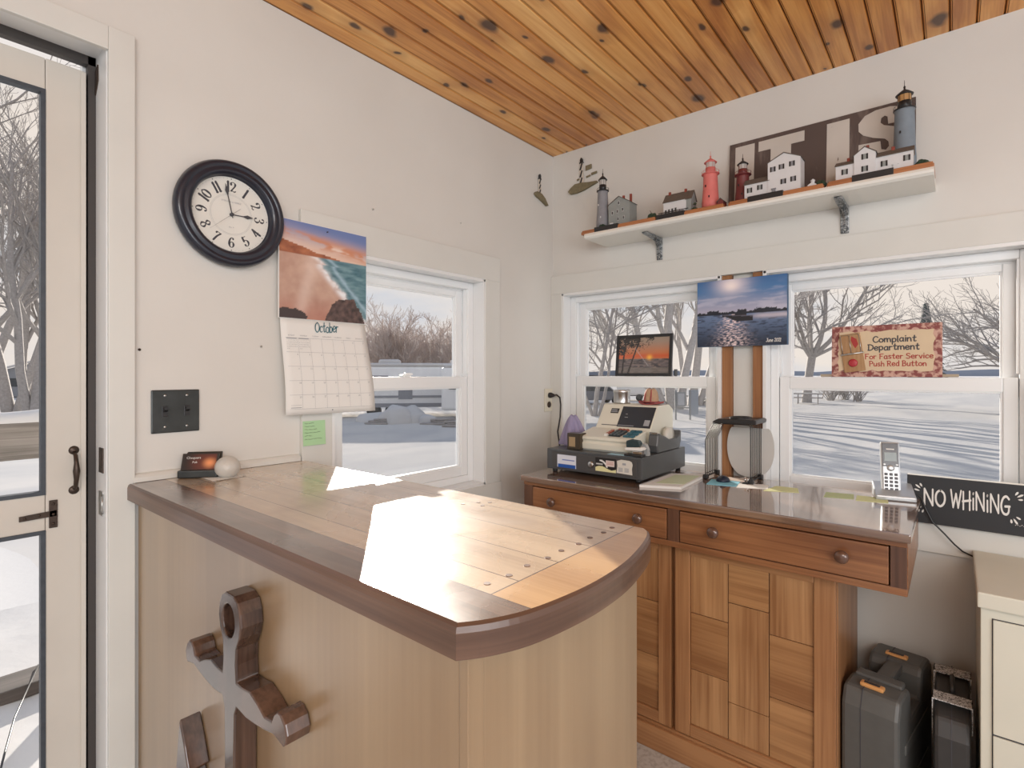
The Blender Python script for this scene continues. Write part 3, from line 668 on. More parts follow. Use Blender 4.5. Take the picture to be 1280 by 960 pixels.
# ================================================================== ON THE LEFT WALL
ck = thing('wall_clock', 'round wall clock with a dark navy rim and black numerals', 'clock', (0, -1.602, 1.795))
cy, cz = -1.602, 1.797
mb = MB(); mb.lathe([(.138, .0), (.148, .008), (.150, .020), (.145, .034), (.136, .040), (.131, .036), (.127, .035), (.121, .040), (.113, .038), (.107, .028), (.1055, .012)], (0.001, cy, cz), 'x', 72); build('rim', mb, 'navy', ck)
mb = MB(); mb.lathe([(.106, .010), (.106, .0142)], (0.001, cy, cz), 'x', 64, False); fc = build('dial', mb, 'face', ck)
mb = MB(); rad = .079
for h in range(1, 13):
    a = math.radians(30 * h); s_ = str(h) if h not in (11,) else '11'
    px_, pz_ = math.sin(a) * rad, math.cos(a) * rad
    rot = -a if h in (9, 10, 11, 12, 1, 2, 3) else math.pi - a
    ux = Vector((0, math.cos(rot), math.sin(rot))); uz = Vector((0, -math.sin(rot), math.cos(rot)))
    o_ = Vector((.0155, cy + px_, cz + pz_)) - uz * .0135
    strokes(mb, s_, o_, ux, uz, .027, .22, (1, 0, 0), gap=.16, center=True, nib=.68, thick=0)
for k in range(60):
    a = math.radians(6 * k); r_ = .101; rr = .0016 if k % 5 == 0 else .0005
    mb.lathe([(rr, .0003), (rr * .9, .0008)], (.0152, cy + math.sin(a) * r_, cz + math.cos(a) * r_), 'x', 6, False)
build('numerals', mb, 'ink', ck)
mb = MB()
for rr in (.0545, .0575): mb.tube([(.0155, cy + math.sin(t) * rr, cz + math.cos(t) * rr) for t in [i * math.pi / 32 for i in range(64)]], .0002, 4, closed=True)
text(mb, 'STERLING & NOBLE', face_mtx((.0158, cy, cz + .036), (0, 1, 0), (0, 0, 1)), .0062); text(mb, 'No. 9', face_mtx((.0158, cy, cz - .036), (0, 1, 0), (0, 0, 1)), .006)
build('dial_printing', mb, 'greyink', ck)
def hand(nm, ang, L, w_, tail=.012, leaf=None, x=.018):
    a = math.radians(ang); u = Vector((0, math.sin(a), math.cos(a))); n_ = Vector((0, math.cos(a), -math.sin(a))); mb = MB()
    pr = [(-tail, w_ * .8), (0, w_)] + ([(leaf - .012, w_), (leaf, w_ * 4.2), (leaf + .012, w_ * 1.2)] if leaf else []) + [(L, w_ * .25)]
    P0 = Vector((x, cy, cz)); pts = [P0 + u * t + n_ * q for t, q in pr] + [P0 + u * t - n_ * q for t, q in pr[::-1]]
    mb.add([tuple(p) for p in pts] + [tuple(p + Vector((.001, 0, 0))) for p in pts], [tuple(range(len(pts))), tuple(range(len(pts), 2 * len(pts)))] + [(i, (i + 1) % len(pts), (i + 1) % len(pts) + len(pts), i + len(pts)) for i in range(len(pts))])
    build(nm, mb, 'ink', ck)
hand('hour_hand', 88, .060, .0013, .006, .044, .018); hand('minute_hand', -12, .086, .0012, .01, .066, .0195); hand('second_hand', 229, .078, .0004, .03, None, .021)
mb = MB(); mb.lathe([(.005, .015), (.005, .022), (.003, .024)], (0, cy, cz), 'x', 16); build('hub', mb, 'ink', ck)
# calendar
cal = thing('wall_calendar', 'open October wall calendar with a beach photograph on its top page', 'calendar', (.017, -1.305, 1.22))
M['print'] = vcol('printed page', .42, .15)
def beach(u, v):
    d = fbm(u * 3, v * 3, 1); d2 = fbm(u * 12, v * 14, 4)
    hz_ = .66
    if v > hz_:
        t = (v - hz_) / (1 - hz_); c = mixc(s2l(226, 196, 178), s2l(108, 128, 178), sm(.1, .95, t + .25 * (u - .5)))
        cl = fbm(u * 2.2 + 1, (v - .1 * (1 - u)) * 9, 9); band = math.exp(-((t - .62 + .35 * u) / .2) ** 2)
        c = mixc(c, s2l(206, 134, 94), sm(.0, .35, cl + .35) * band * .9); c = mixc(c, s2l(238, 224, 214), sm(.15, .5, cl) * math.exp(-((t - .45 + .2 * u) / .12) ** 2) * .8)
        hill = hz_ + .17 * (1 - u) ** 1.3 - .03 + .02 * d
        if v < hill: c = mixc(s2l(128, 70, 52), s2l(190, 122, 86), .5 + .5 * fbm(u * 9, v * 16, 2))
        return c
    wl = .34 + .16 * u + .05 * nz2(v * 5, 1.2) if v > .3 else .40 + .2 * (.34 - v) + .03 * d
    shore = .62 - .75 * (v - .0) * 0
    edge = .40 + .9 * (hz_ - v - .08) * .8 if v > .35 else .62 + .1 * (.35 - v)   # shoreline runs down to the right
    edge = .46 + .95 * max(0, (hz_ - .10 - v)) + .02 * d2
    if v > hz_ - .07: edge = .40 + (hz_ - v) * 1.5
    sea = mixc(s2l(52, 98, 114), s2l(124, 160, 168), .5 + .6 * fbm(u * 6, v * 26, 3))
    sand = mixc(s2l(172, 132, 116), s2l(208, 176, 158), .5 + .5 * d + .2 * d2); sand = mixc(sand, s2l(176, 112, 96), sm(.3, .0, v) * .6)
    k = u - edge
    c = mixc(sand, sea, sm(.0, .02, k))
    foam = math.exp(-((k + .02) / .05) ** 2); c = mixc(c, s2l(238, 240, 244), foam * (.75 + .6 * d2)); f2 = math.exp(-((k - .14) / .03) ** 2); c = mixc(c, s2l(180, 208, 226), f2 * .6)
    wash = math.exp(-((u - .20 - .25 * v) / .07) ** 2) * sm(.62, .3, abs(v - .45)); c = mixc(c, s2l(236, 216, 204), wash * .4)
    rk = max(math.hypot((u - .74) / .22, (v - .02) / .24), .0)
    if rk < 1 + .18 * fbm(u * 9, v * 9, 6): c = mixc(s2l(54, 44, 44), s2l(110, 88, 84), .5 + .7 * fbm(u * 18, v * 18, 8))
    if math.hypot((u - .1) / .2, v / .1) < 1 + .3 * d2: c = s2l(66, 56, 56)
    return c
x0 = .020; ya, yb2 = -1.468, -1.158
picture('photo_page', (x0 + .004, ya + .002, 1.517), (0, yb2 - ya, 0), (0, 0, .303), 110, 100, beach, cal, M['print'])
mb = MB(); mb.box(.0175, .0225, ya, yb2, 1.515, 1.822); build('page_stack', mb, 'paper', cal)
def wobx(u, v): return (.004 + .030 * (1 - v) * (.3 + .7 * u) + .006 * math.sin(v * 5), .018 * (1 - v) * (u * .4 + .6), -.006 * (1 - v) * (1 - u) * 0)
def grid_surface(nu, nv, corner, du, dv, f):
    m_ = MB(); m_.smooth = True; c = Vector(corner); du = Vector(du); dv = Vector(dv)
    m_.add([tuple(c + du * (i / nu) + dv * (j / nv) + Vector(f(i / nu, j / nv))) for j in range(nv + 1) for i in range(nu + 1)],
           [(j * (nu + 1) + i, j * (nu + 1) + i + 1, (j + 1) * (nu + 1) + i + 1, (j + 1) * (nu + 1) + i) for j in range(nv) for i in range(nu)]); return m_
LC = (x0 + .002, ya + .006, 1.217); LU = (0, .303, 0); LV = (0, 0, .299)
mb = grid_surface(12, 14, LC, LU, LV, wobx); o = build('month_page', mb, 'paper', cal, recalc=False); sd = o.modifiers.new('solid', 'SOLIDIFY'); sd.thickness = .0012
def LP(u, v, e=.0008): p = Vector(LC) + Vector(LU) * u + Vector(LV) * v + Vector(wobx(u, v)); p.x += e; return p
mb = MB()
def line(u0, v0, u1, v1, w_=.0012):
    n_ = 6
    for i in range(n_):
        a = LP(u0 + (u1 - u0) * i / n_, v0 + (v1 - v0) * i / n_); b = LP(u0 + (u1 - u0) * (i + 1) / n_, v0 + (v1 - v0) * (i + 1) / n_)
        d = (b - a).normalized(); s_ = Vector((1, 0, 0)).cross(d).normalized() * w_ * .5; mb.add([tuple(a - s_), tuple(b - s_), tuple(b + s_), tuple(a + s_)], [(0, 1, 2, 3)])
for i in range(1, 7): line(.04 + .92 * i / 7, .06, .04 + .92 * i / 7, .80, .0006)
for j in range(6): line(.04, .06 + .74 * j / 5, .96, .06 + .74 * j / 5, .0007)
def ptext(s_, u, v, size): text(mb, s_, face_mtx(LP(u, v, .0012), LP(u + .02, v) - LP(u - .02, v), LP(u, v + .02) - LP(u, v - .02)), size)
day = 1
for j in range(5):
    for i in range(7):
        if j == 0 and i < 4: continue
        if day <= 31: ptext(str(day), .04 + .92 * (i + .85) / 7, .06 + .74 * (5 - j - .17) / 5, .0075); day += 1
for i, s_ in enumerate(('SUNDAY', 'MONDAY', 'TUESDAY', 'WEDNESDAY', 'THURSDAY', 'FRIDAY', 'SATURDAY')): ptext(s_, .04 + .92 * (i + .5) / 7, .825, .0055)
for q in (0, 1):
    for j in range(5):
        for i in range(7): ptext(str(j * 7 + i + 1 if j * 7 + i < 30 else ' ') if j * 7 + i < 30 else '.', .055 + q * .131 + i * .0165, .775 - j * .022, .0042)
    line(.05 + q * .131, .795, .16 + q * .131, .795, .003)
line(.05, .075, .16, .075, .002); line(.05, .1, .16, .1, .0008)
build('date_grid', mb, 'greyink', cal)
M['teal'] = mat('teal ink', (.015, .12, .16), .6)
mb = MB(); a = LP(.37, .875, .002); strokes(mb, 'October', a, (0, .7, .02), (0, 0, 1), .031, .15, (1, 0, 0), gap=.09, nib=.35, taper=.3, jig=.05, thick=0)
build('month_title', mb, 'teal', cal)
mb = MB(); mb.lathe([(.0022, 0), (.0022, .004)], (.0245, -1.306, 1.806), 'x', 8); build('push_pin', mb, 'ink', cal); mb = MB(); mb.lathe([(.0015, 0), (.0015, .003)], (.045, -1.30, 1.228), 'x', 8); build('punch_hole', mb, 'ink', cal)
# green note
nt_ = thing('sticky_note', 'green sticky note with handwriting on the window casing under the calendar', 'note', (.017, -1.348, 1.115))
mb = grid_surface(4, 6, (.0168, -1.387, 1.116), (0, .078, 0), (0, 0, .078), lambda u, v: (.0006 + .004 * (1 - v) ** 2, 0, 0)); build('paper_sheet', mb, 'green', nt_, recalc=False)
mb = MB(); rnd = random.Random(4)
for j in range(6):
    yy = -1.381; 
    for i in range(rnd.randint(2, 4)):
        L_ = rnd.uniform(.008, .017); z_ = 1.187 - j * .010; mb.tube([(.0195 + .0006 * j * .3, yy + L_ * k / 5, z_ + rnd.uniform(-.0015, .0015)) for k in range(6)], .0004, 4); yy += L_ + .003
build('handwriting', mb, 'ink', nt_)
# switch plate
sw = thing('light_switch_plate', 'dark pewter double light switch plate between door and counter', 'light switch', (0, -1.739, 1.19))
mb = MB(); mb.box(.0005, .006, -1.796, -1.682, 1.189, 1.302, .0025); build('plate', mb, 'pewter', sw)
for y in (-1.765, -1.713):
    mb = MB(); mb.box(.005, .007, y - .007, y + .007, 1.232, 1.260, .001); build('toggle_slot', mb, 'black', sw)
    mb = MB(); mb.prism([(.005, 1.243), (.017, 1.250), (.017, 1.256), (.005, 1.252)], y - .0045, y + .0045, 'y'); build('toggle', mb, 'black', sw)
    for z in (1.205, 1.287):
        mb = MB(); mb.lathe([(.0035, .0055), (.003, .0072), (.001, .0075)], (0, y, z), 'x', 10); build('screw', mb, 'steel', sw)
# outlet + cord
ou = thing('power_outlet', 'ivory power outlet at the room corner with a dark plug in it', 'outlet', (0, -.042, 1.155))
mb = MB(); mb.box(.0005, .006, -.077, -.008, 1.152, 1.268, .002); build('plate', mb, 'ivory', ou)
for z in (1.187, 1.235):
    mb = MB(); mb.lathe([(.016, .005), (.0155, .0085), (.0, .0085)], (0, -.042, z), 'x', 20); build('socket', mb, 'ivory' if z > 1.2 else 'bronze', ou)
cc = thing('register_cord', 'dark power cord running from the outlet down behind the cash register', 'cord', (.012, -.042, 1.235))
mb = MB(); mb.lathe([(.014, .0085), (.014, .018), (.008, .034), (.0045, .04)], (0, -.042, 1.235), 'x', 16); build('plug', mb, 'black', cc)
mb = MB(); mb.tube([tuple(p) for p in [(.036, -.042, 1.235), (.055, -.045, 1.238), (.078, -.05, 1.225), (.09, -.06, 1.19), (.094, -.07, 1.13), (.10, -.10, 1.06), (.14, -.14, .99), (.20, -.16, .94), (.262, -.17, .937), (.33, -.17, .937)]], .0042, 8); build('cable', mb, 'black', cc)
# two striped lighthouse hangings
M['drift'] = mat('painted driftwood', (.20, .17, .10), .8, var=.4, scale=60, bump=.2)
M['cream'] = mat('cream stripe', (.62, .56, .48), .6)
def hanging(name, label, org, ux, H_, W_, flip, flags=True):
    ux = Vector(ux); nrm = Vector((0, -1, 0)) if abs(ux.x) > .5 else Vector((1, 0, 0)); th = thing(name, label, 'wall decoration', org)
    def P3(a, z, d=0): return tuple(Vector(org) + ux * a + Vector((0, 0, z)) + nrm * d)
    def slabp(mb, pts, d0, d1):
        n_ = len(pts); mb.add([P3(a, z, d0) for a, z in pts] + [P3(a, z, d1) for a, z in pts], [tuple(range(n_)), tuple(range(n_, 2 * n_))] + [(i, (i + 1) % n_, (i + 1) % n_ + n_, i + n_) for i in range(n_)])
    mb = MB(); base = [(-.5, .10), (-.40, .22), (-.25, .33), (0, .32), (.25, .27), (.5, .25), (.52, .20), (.3, .12), (.05, .03), (-.2, -.02), (-.42, -.01)] if not flip else [(-.42, .25), (-.3, .34), (.05, .30), (.3, .12), (.55, -.22), (.45, -.25), (.1, -.08), (-.3, .05), (-.45, .15)]
    slabp(mb, [(a * W_, z * W_ * .8) for a, z in base], .001, .014); build('driftwood_base', mb, 'drift', th)
    zb = .22 * W_; w0, w1 = .075 * W_ if not flip else .10 * W_, .045 * W_ if not flip else .06 * W_; cx_ = -.04 * W_; ht = H_ * .62
    mb = MB(); slabp(mb, [(cx_ - w0, zb), (cx_ + w0, zb), (cx_ + w1, zb + ht), (cx_ - w1, zb + ht)], .002, .008); build('tower', mb, 'cream', th)
    mb = MB()
    for k in range(3):
        z0 = zb + ht * (.0 + k * .34); z1 = z0 + ht * .30
        slabp(mb, [(cx_ - w0 * .95, z0 - .0), (cx_ - w0 * .2, z0), (cx_ + w1 * 1.05, z1), (cx_ + w1 * .1, z1 + .002)], .008, .0095)
    build('stripe', mb, 'black', th)
    mb = MB(); zt = zb + ht; slabp(mb, [(cx_ - w1 * 1.5, zt), (cx_ + w1 * 1.5, zt), (cx_ + w1 * 1.5, zt + .004), (cx_ + w1 * .9, zt + .006), (cx_ + w1, zt + .018), (cx_ + w1 * .3, zt + .026), (cx_, H_), (cx_ - w1 * .3, zt + .026), (cx_ - w1, zt + .018), (cx_ - w1 * .9, zt + .006), (cx_ - w1 * 1.5, zt + .004)], .002, .010); build('lantern_room', mb, 'black', th)
    if flags:
        for a, z, b, c in ((.10, .60, .2, .14), (.30, .42, .18, .07), (-.2, .36, .08, .05), (.12, .38, .14, .05)):
            mb = MB(); slabp(mb, [(a * W_, z * W_), ((a + b) * W_, z * W_ + .004), ((a + b) * W_, (z + c) * W_ + .002), (a * W_, (z + c) * W_)], .002, .007); build('small_house', mb, 'drift', th)
hanging('lighthouse_hanging', 'small striped lighthouse on driftwood hung on the left wall by the ceiling corner', (.001, -.118, 2.216), (0, 1, 0), .118, .11, True, False)
hanging('lighthouse_hanging', 'striped lighthouse on a wide driftwood base hung on the window wall near the corner', (.185, -.001, 2.245), (1, 0, 0), .168, .165, False)
# ================================================================== ON THE COUNTER
ch = thing('business_card_holder', 'dark business card holder with a black and copper card on the counter', 'card holder', (.055, -1.70, 1.0705))
q = Matrix.Translation((.048, -1.694, 1.0705)) @ Matrix.Rotation(R(50), 4, 'Z')
mb = MB(); mb.xf = q; mb.box(-.048, .048, -.026, .022, 0, .020, .003); mb.prism([(.004, .018), (.022, .018), (.034, .060), (.028, .062)], -.044, .044, 'x', 0); build('holder', mb, 'pewter', ch)
mb = MB(); mb.xf = q @ Matrix.Translation((0, -.014, .018)) @ Matrix.Rotation(R(-22), 4, 'X'); mb.box(-.0445, .0445, 0, .006, 0, .046); build('card_stack', mb, 'black', ch)
def card(u, v):
    d = math.hypot((u - .78), (v - .42) * .6); c = mixc(s2l(232, 150, 96), s2l(96, 40, 28), sm(0, .28, d)); c = mixc(c, s2l(26, 18, 18), sm(.2, .75, d))
    if u < .04 or v < .06 or u > .96 or v > .94: c = s2l(40, 34, 32)
    return c
tm = q @ Matrix.Translation((0, -.014, .018)) @ Matrix.Rotation(R(-22), 4, 'X')
c0 = tm @ Vector((-.044, -.0008, .001)); cu_ = (tm @ Vector((.044, -.0008, .001))) - c0; cv_ = (tm @ Vector((-.044, -.0008, .045))) - c0
picture('printed_card', c0, cu_, cv_, 30, 16, card, ch, M['print'])
mb = MB()
for a, z, s_, sz in ((-.022, .034, 'Chequers', .009), (-.018, .022, 'Pub', .008)): text(mb, s_, tm @ Matrix.Translation((a + .006, -.0016, z)) @ Matrix.Rotation(R(90), 4, 'X'), sz)
build('card_lettering', mb, 'paper', ch)
M['frost'] = mat('frosted white glass', (.55, .53, .49), .3, coat=.2)
mb = MB(); R_ = .031; vs = []; nn = 80; mm = 44
for j in range(mm + 1):
    ph = math.pi * j / mm
    for i in range(nn):
        th_ = 2 * math.pi * i / nn; r_ = R_ * (1 + .012 * math.sin(i * 2 * math.pi / 5) * math.sin(j * 2 * math.pi / 5)) if 2 < j < mm - 2 else R_
        vs.append((.112 + r_ * math.sin(ph) * math.cos(th_), -1.652 + r_ * math.sin(ph) * math.sin(th_), 1.0705 + .026 + r_ * .93 * math.cos(ph)))
fs = [(j * nn + i, j * nn + (i + 1) % nn, (j + 1) * nn + (i + 1) % nn, (j + 1) * nn + i) for j in range(mm) for i in range(nn)]
mb.smooth = True; mb.add([(x, y, max(z, 1.0706)) for x, y, z in vs], fs)
solo('glass_votive', mb, 'frost', 'round white waffle-textured glass ball beside the card holder', 'glass ball', (.112, -1.652, 1.0705))
mb = MB(); mb.add([(.075, -1.705, 1.0712), (.150, -1.69, 1.0712), (.135, -1.61, 1.0712), (.10, -1.64, 1.0712)], [(0, 1, 2, 3)]); mb.box(.07, .14, -1.70, -1.625, 1.0704, 1.0710)
solo('paper_slip', mb, 'paper', 'small white slip of paper under the glass ball', 'paper', (.1, -1.66, 1.0704))
# ================================================================== THE SHELF
sh = thing('wall_shelf', 'white painted shelf board above the windows, carrying the lighthouses', 'shelf', (.93, -.1, 1.95))
mb = MB(); mb.prism([(-.001, 1.95), (-.196, 1.95), (-.206, 1.956), (-.208, 1.964), (-.203, 1.973), (-.001, 1.973)], .318, 1.552, 'x'); build('shelf_board', mb, 'shelfw', sh)
for bx_ in (.585, 1.294):
    br = thing('shelf_bracket', 'mottled galvanised bracket under the %s end of the shelf' % ('corner' if bx_ < 1 else 'far'), 'bracket', (bx_, 0, 1.853))
    mb = MB(); mb.prism([(-.0005, 1.853), (-.0005, 1.9495), (-.15, 1.9495), (-.156, 1.946), (-.15, 1.942), (-.032, 1.936), (-.010, 1.915), (-.006, 1.853)], bx_ - .013, bx_ + .013, 'x'); build('bracket_arm', mb, 'galv', br, bev=.002)
    mb = MB(); mb.prism([(-.006, 1.880), (-.010, 1.915), (-.032, 1.936), (-.075, 1.940), (-.04, 1.925), (-.018, 1.905)], bx_ - .004, bx_ + .004, 'x'); build('rib', mb, 'galv', br)
    for z in (1.865, 1.893):
        mb = MB(); mb.lathe([(.004, -.006), (.003, -.009)], (bx_, 0, z), 'y', 8); build('screw', mb, 'steel', br)
# sign IT IS
si = thing('wooden_word_sign', 'worn brown sign with large cream letters IT IS leaning on the wall above the shelf', 'sign', (1.196, -.03, 1.974))
tl = math.atan2(.026, .305)
def tilt(mb):   # lean the board back on the wall
    mb.v = [(x, -.034 + (y + .03) + (z - 1.974) * math.tan(tl), z) for x, y, z in mb.v]; return mb
mb = MB(); mb.box(.892, 1.500, -.03, -.026, 1.974, 2.279, .0); mb.box(.892, 1.5, -.026, -.02, 1.974, 2.279); build('board', tilt(mb), 'signbr', si)
yl = -.0315
def letter(pts, nm='letter'):
    mb = MB(); mb.prism(pts, yl, -.0298, 'y'); build(nm, tilt(mb), 'signwh', si)
letter([(.915, 2.262), (.988, 2.262), (.988, 2.01), (.915, 2.01)])
letter([(1.003, 2.262), (1.165, 2.262), (1.165, 2.222), (1.120, 2.222), (1.120, 2.01), (1.048, 2.01), (1.048, 2.222), (1.003, 2.222)])
letter([(1.239, 2.262), (1.310, 2.262), (1.310, 2.01), (1.239, 2.01)])
mb = MB()
Sp = [(1.452, 2.228), (1.43, 2.245), (1.392, 2.247), (1.366, 2.228), (1.366, 2.204), (1.392, 2.182), (1.425, 2.164), (1.456, 2.140), (1.458, 2.110), (1.434, 2.085), (1.395, 2.082), (1.362, 2.098), (1.352, 2.12)]
outS = [(1.478, 2.228), (1.466, 2.258), (1.43, 2.268), (1.388, 2.267), (1.356, 2.256), (1.337, 2.232), (1.338, 2.204), (1.352, 2.186), (1.380, 2.170), (1.415, 2.157), (1.425, 2.145), (1.427, 2.128), (1.418, 2.117), (1.405, 2.122), (1.402, 2.152), (1.338, 2.155),
        (1.338, 2.112), (1.352, 2.078), (1.38, 2.062), (1.43, 2.058), (1.468, 2.072), (1.487, 2.10), (1.487, 2.145), (1.474, 2.172), (1.445, 2.192), (1.412, 2.206), (1.402, 2.218), (1.404, 2.234), (1.414, 2.240), (1.422, 2.234), (1.424, 2.208), (1.482, 2.205)]
letter(outS)
# lighthouse figurines
M['lgrey'] = mat('grey tower plaster', (.24, .24, .26), .6, var=.15, scale=60)
M['lpink'] = mat('coral pink plaster', (.66, .17, .15), .55, var=.12, scale=50)
M['lred'] = mat('dark red plaster', (.16, .03, .03), .5, var=.2, scale=50)
M['lblue'] = mat('blue grey tower plaster', (.19, .23, .27), .6, var=.15, scale=50)
M['lwhite'] = mat('white house plaster', (.66, .66, .67), .55, var=.06, scale=50)
M['hgrey'] = mat('grey green house plaster', (.27, .29, .28), .6, var=.1, scale=50)
M['roof'] = mat('grey brown roof', (.12, .10, .085), .7, var=.25, scale=90)
M['brick'] = mat('red brick chimney', (.26, .055, .035), .7, var=.2, scale=90)
M['fbase'] = wood('orange brown wooden base', (.28, .10, .035), (.46, .19, .075), 'x', .4, .2)
M['bush'] = mat('dark green shrub', (.03, .055, .03), .8, var=.5, scale=90, bump=.6)
M['brass'] = mat('amber lantern glass', (.45, .25, .10), .35)
M['clear'] = mat('pale lantern glass', (.50, .47, .44), .3)
def tower(root, x, y, z0, z1, r0, r1, body, cap, lan='clear', gal=None, H=.05, ro=None, rails=10):
    """tapered tower, gallery, lantern room, cap and spire"""
    gal = gal or cap; ro = ro or r1 * 1.25
    mb = MB(); mb.lathe([(r0, z0), (r0 * .97, z0 + (z1 - z0) * .25), ((r0 + r1) / 2 * .98, (z0 + z1) / 2), (r1, z1 - .006), (r1 * 1.08, z1)], (x, y, 0), 'z', 28); t_ = build('tower', mb, body, root)
    for zz, aa in ((.3, -1.4), (.62, -1.9)):
        mb = MB(); zz = z0 + (z1 - z0) * zz; rr = r0 + (r1 - r0) * (zz - z0) / (z1 - z0); a_ = aa; mb.box(x + rr * math.cos(a_) - .0022, x + rr * math.cos(a_) + .0022, y + rr * math.sin(a_) - .002, y + rr * math.sin(a_) + .002, zz, zz + .008)
        build('tower_window', mb, 'black' if body != 'lgrey' else 'lwhite', t_)
    mb = MB(); mb.lathe([(r1 * 1.05, z1), (ro, z1 + .002), (ro, z1 + .004), (r1 * .9, z1 + .005)], (x, y, 0), 'z', 28)
    for k in range(rails): a = 2 * math.pi * k / rails; mb.tube([(x + ro * .95 * math.cos(a), y + ro * .95 * math.sin(a), z1 + .003), (x + ro * .95 * math.cos(a), y + ro * .95 * math.sin(a), z1 + .014)], .0006, 4)
    mb.tube([(x + ro * .95 * math.cos(t * math.pi / 12), y + ro * .95 * math.sin(t * math.pi / 12), z1 + .014) for t in range(24)], .0007, 4, closed=True); build('gallery', mb, gal, root)
    zl = z1 + .004; rl = r1 * .72
    mb = MB(); mb.lathe([(rl, zl), (rl, zl + H * .38)], (x, y, 0), 'z', 20); build('lantern_wall', mb, gal, root)
    mb = MB(); mb.lathe([(rl * .93, zl + H * .38), (rl * .93, zl + H * .72)], (x, y, 0), 'z', 12, False); ln = build('lantern_glass', mb, lan, root)
    mb = MB()
    for k in range(8): a = 2 * math.pi * k / 8; mb.tube([(x + rl * .95 * math.cos(a), y + rl * .95 * math.sin(a), zl + H * .38), (x + rl * .95 * math.cos(a), y + rl * .95 * math.sin(a), zl + H * .72)], .0006, 4)
    build('glazing_bars', mb, gal, ln)
    zc = zl + H * .70
    mb = MB(); mb.lathe([(rl * 1.25, zc), (rl * 1.28, zc + .002), (rl * .75, zc + H * .17), (rl * .25, zc + H * .28), (.0022, zc + H * .33), (.0035, zc + H * .42), (.001, zc + H * .48), (.0006, zc + H * .75)], (x, y, 0), 'z', 20); build('cupola', mb, cap, root)
def house(root, x0, x1, y0, y1, z0, ze, zr, wall, roof='roof', gable='x', wins=(), shut=True, door=None, chim=(), wm=None):
    """gable 'f': gable end faces the room (ridge runs to the wall); 'x': ridge along x"""
    mb = MB()
    if gable == 'f': xm = (x0 + x1) / 2; mb.prism([(x0, z0), (x1, z0), (x1, ze), (xm, zr), (x0, ze)], y0, y1, 'y')
    else: ym = (y0 + y1) / 2; mb.prism([(y0, z0), (y1, z0), (y1, ze), (ym, zr), (y0, ze)], x0, x1, 'x')
    h = build('house', mb, wall, root); mb = MB(); e = .003; t = .0025
    if gable == 'f': sl_ = (zr - ze) / ((x1 - x0) / 2); mb.prism([(x0 - e, ze - e * sl_), (xm, zr), (x1 + e, ze - e * sl_), (x1 + e, ze - e * sl_ + t), (xm, zr + t * 1.2), (x0 - e, ze - e * sl_ + t)], y0 - e, y1 + e, 'y')
    else: sl_ = (zr - ze) / ((y1 - y0) / 2); mb.prism([(y0 - e, ze - e * sl_), (ym, zr), (y1 + e, ze - e * sl_), (y1 + e, ze - e * sl_ + t), (ym, zr + t * 1.2), (y0 - e, ze - e * sl_ + t)], x0 - e, x1 + e, 'x')
    build('roof', mb, roof, root)
    for (wx, wz) in wins:
        w_, hh = (.0080, .0175) if shut else (.0085, .0165)
        mb = MB(); mb.box(wx - w_ / 2, wx + w_ / 2, y0 - .0006, y0 + .001, wz, wz + hh); f_ = build('window', mb, wm or 'hgrey', h)
        mb = MB()
        if shut: mb.box(wx - w_ / 2 - .0052, wx - w_ / 2 - .0002, y0 - .0012, y0, wz - .0005, wz + hh); mb.box(wx + w_ / 2 + .0002, wx + w_ / 2 + .0052, y0 - .0012, y0, wz - .0005, wz + hh)
        else: mb.box(wx - .0030, wx - .0004, y0 - .0012, y0, wz + .0015, wz + hh - .0015); mb.box(wx + .0004, wx + .0030, y0 - .0012, y0, wz + .0015, wz + hh - .0015)
        build('shutters' if shut else 'dark_panes', mb, 'black', f_)
    if door: mb = MB(); mb.box(door - .006, door + .006, y0 - .004, y0 + .001, z0, z0 + .02); mb.box(door - .008, door + .008, y0 - .005, y0, z0 + .02, z0 + .023); build('porch', mb, wm or 'lwhite', h)
    for cx_ in chim: yy = (y0 + y1) / 2; mb = MB(); mb.box(cx_ - .0045, cx_ + .0045, yy - .004, yy + .004, ze, zr + .012, .0005); build('chimney', mb, 'brick', root)
def shrub(root, x, y, z, r, seed, m_='bush'):
    bm = bmesh.new(); bmesh.ops.create_icosphere(bm, subdivisions=3, radius=r)
    for v in bm.verts: v.co = v.co * (1 + .45 * noise.noise(v.co * (3.2 / r) + Vector((seed, 0, 0)))); v.co = Vector((v.co.x + x, v.co.y + y, max(z, v.co.z * .8 + z + r * .55)))
    mb = MB(); mb.bm(bm); build('shrub', mb, m_, root)
def base(root, x0, x1, y0, y1, p0, p1, z=1.9735):
    mb = MB(); mb.box(x0, x1, y0, y1, z, z + .014, .003); mb.box(x0 + .003, x1 - .003, y0 + .004, y1, z + .0135, z + .020, .002); b_ = build('wooden_base', mb, 'fbase', root)
    mb = MB(); mb.box(p0, p1, y0 - .002, y0 + .05, z + .001, z + .023, .001); build('black_plaque', mb, 'black', b_)
    return z + .020
f1 = thing('lighthouse_figurine', 'grey lighthouse with a black top beside a grey gabled house, nearest the corner', 'figurine', (.45, -.13, 1.9735))
zb = base(f1, .292, .650, -.192, -.07, .362, .478)
tower(f1, .366, -.125, zb, 2.172, .030, .0225, 'lgrey', 'black', 'clear', 'black', .070)
house(f1, .405, .508, -.142, -.072, zb, 2.098, 2.128, 'hgrey', 'roof', 'f', [(.425, 2.052), (.450, 2.056), (.476, 2.060), (.453, 2.022), (.480, 2.024), (.456, 2.092)], False, .422, (.462, .497), 'lwhite')
mb = MB(); mb.box(.392, .412, -.13, -.10, zb, zb + .026, .001); build('passage', mb, 'hgrey', f1)
shrub(f1, .382, -.155, zb, .016, 2); shrub(f1, .398, -.16, zb, .009, 5); mb = MB(); mb.box(.412, .62, -.165, -.162, zb, zb + .006); build('fence', mb, 'roof', f1)
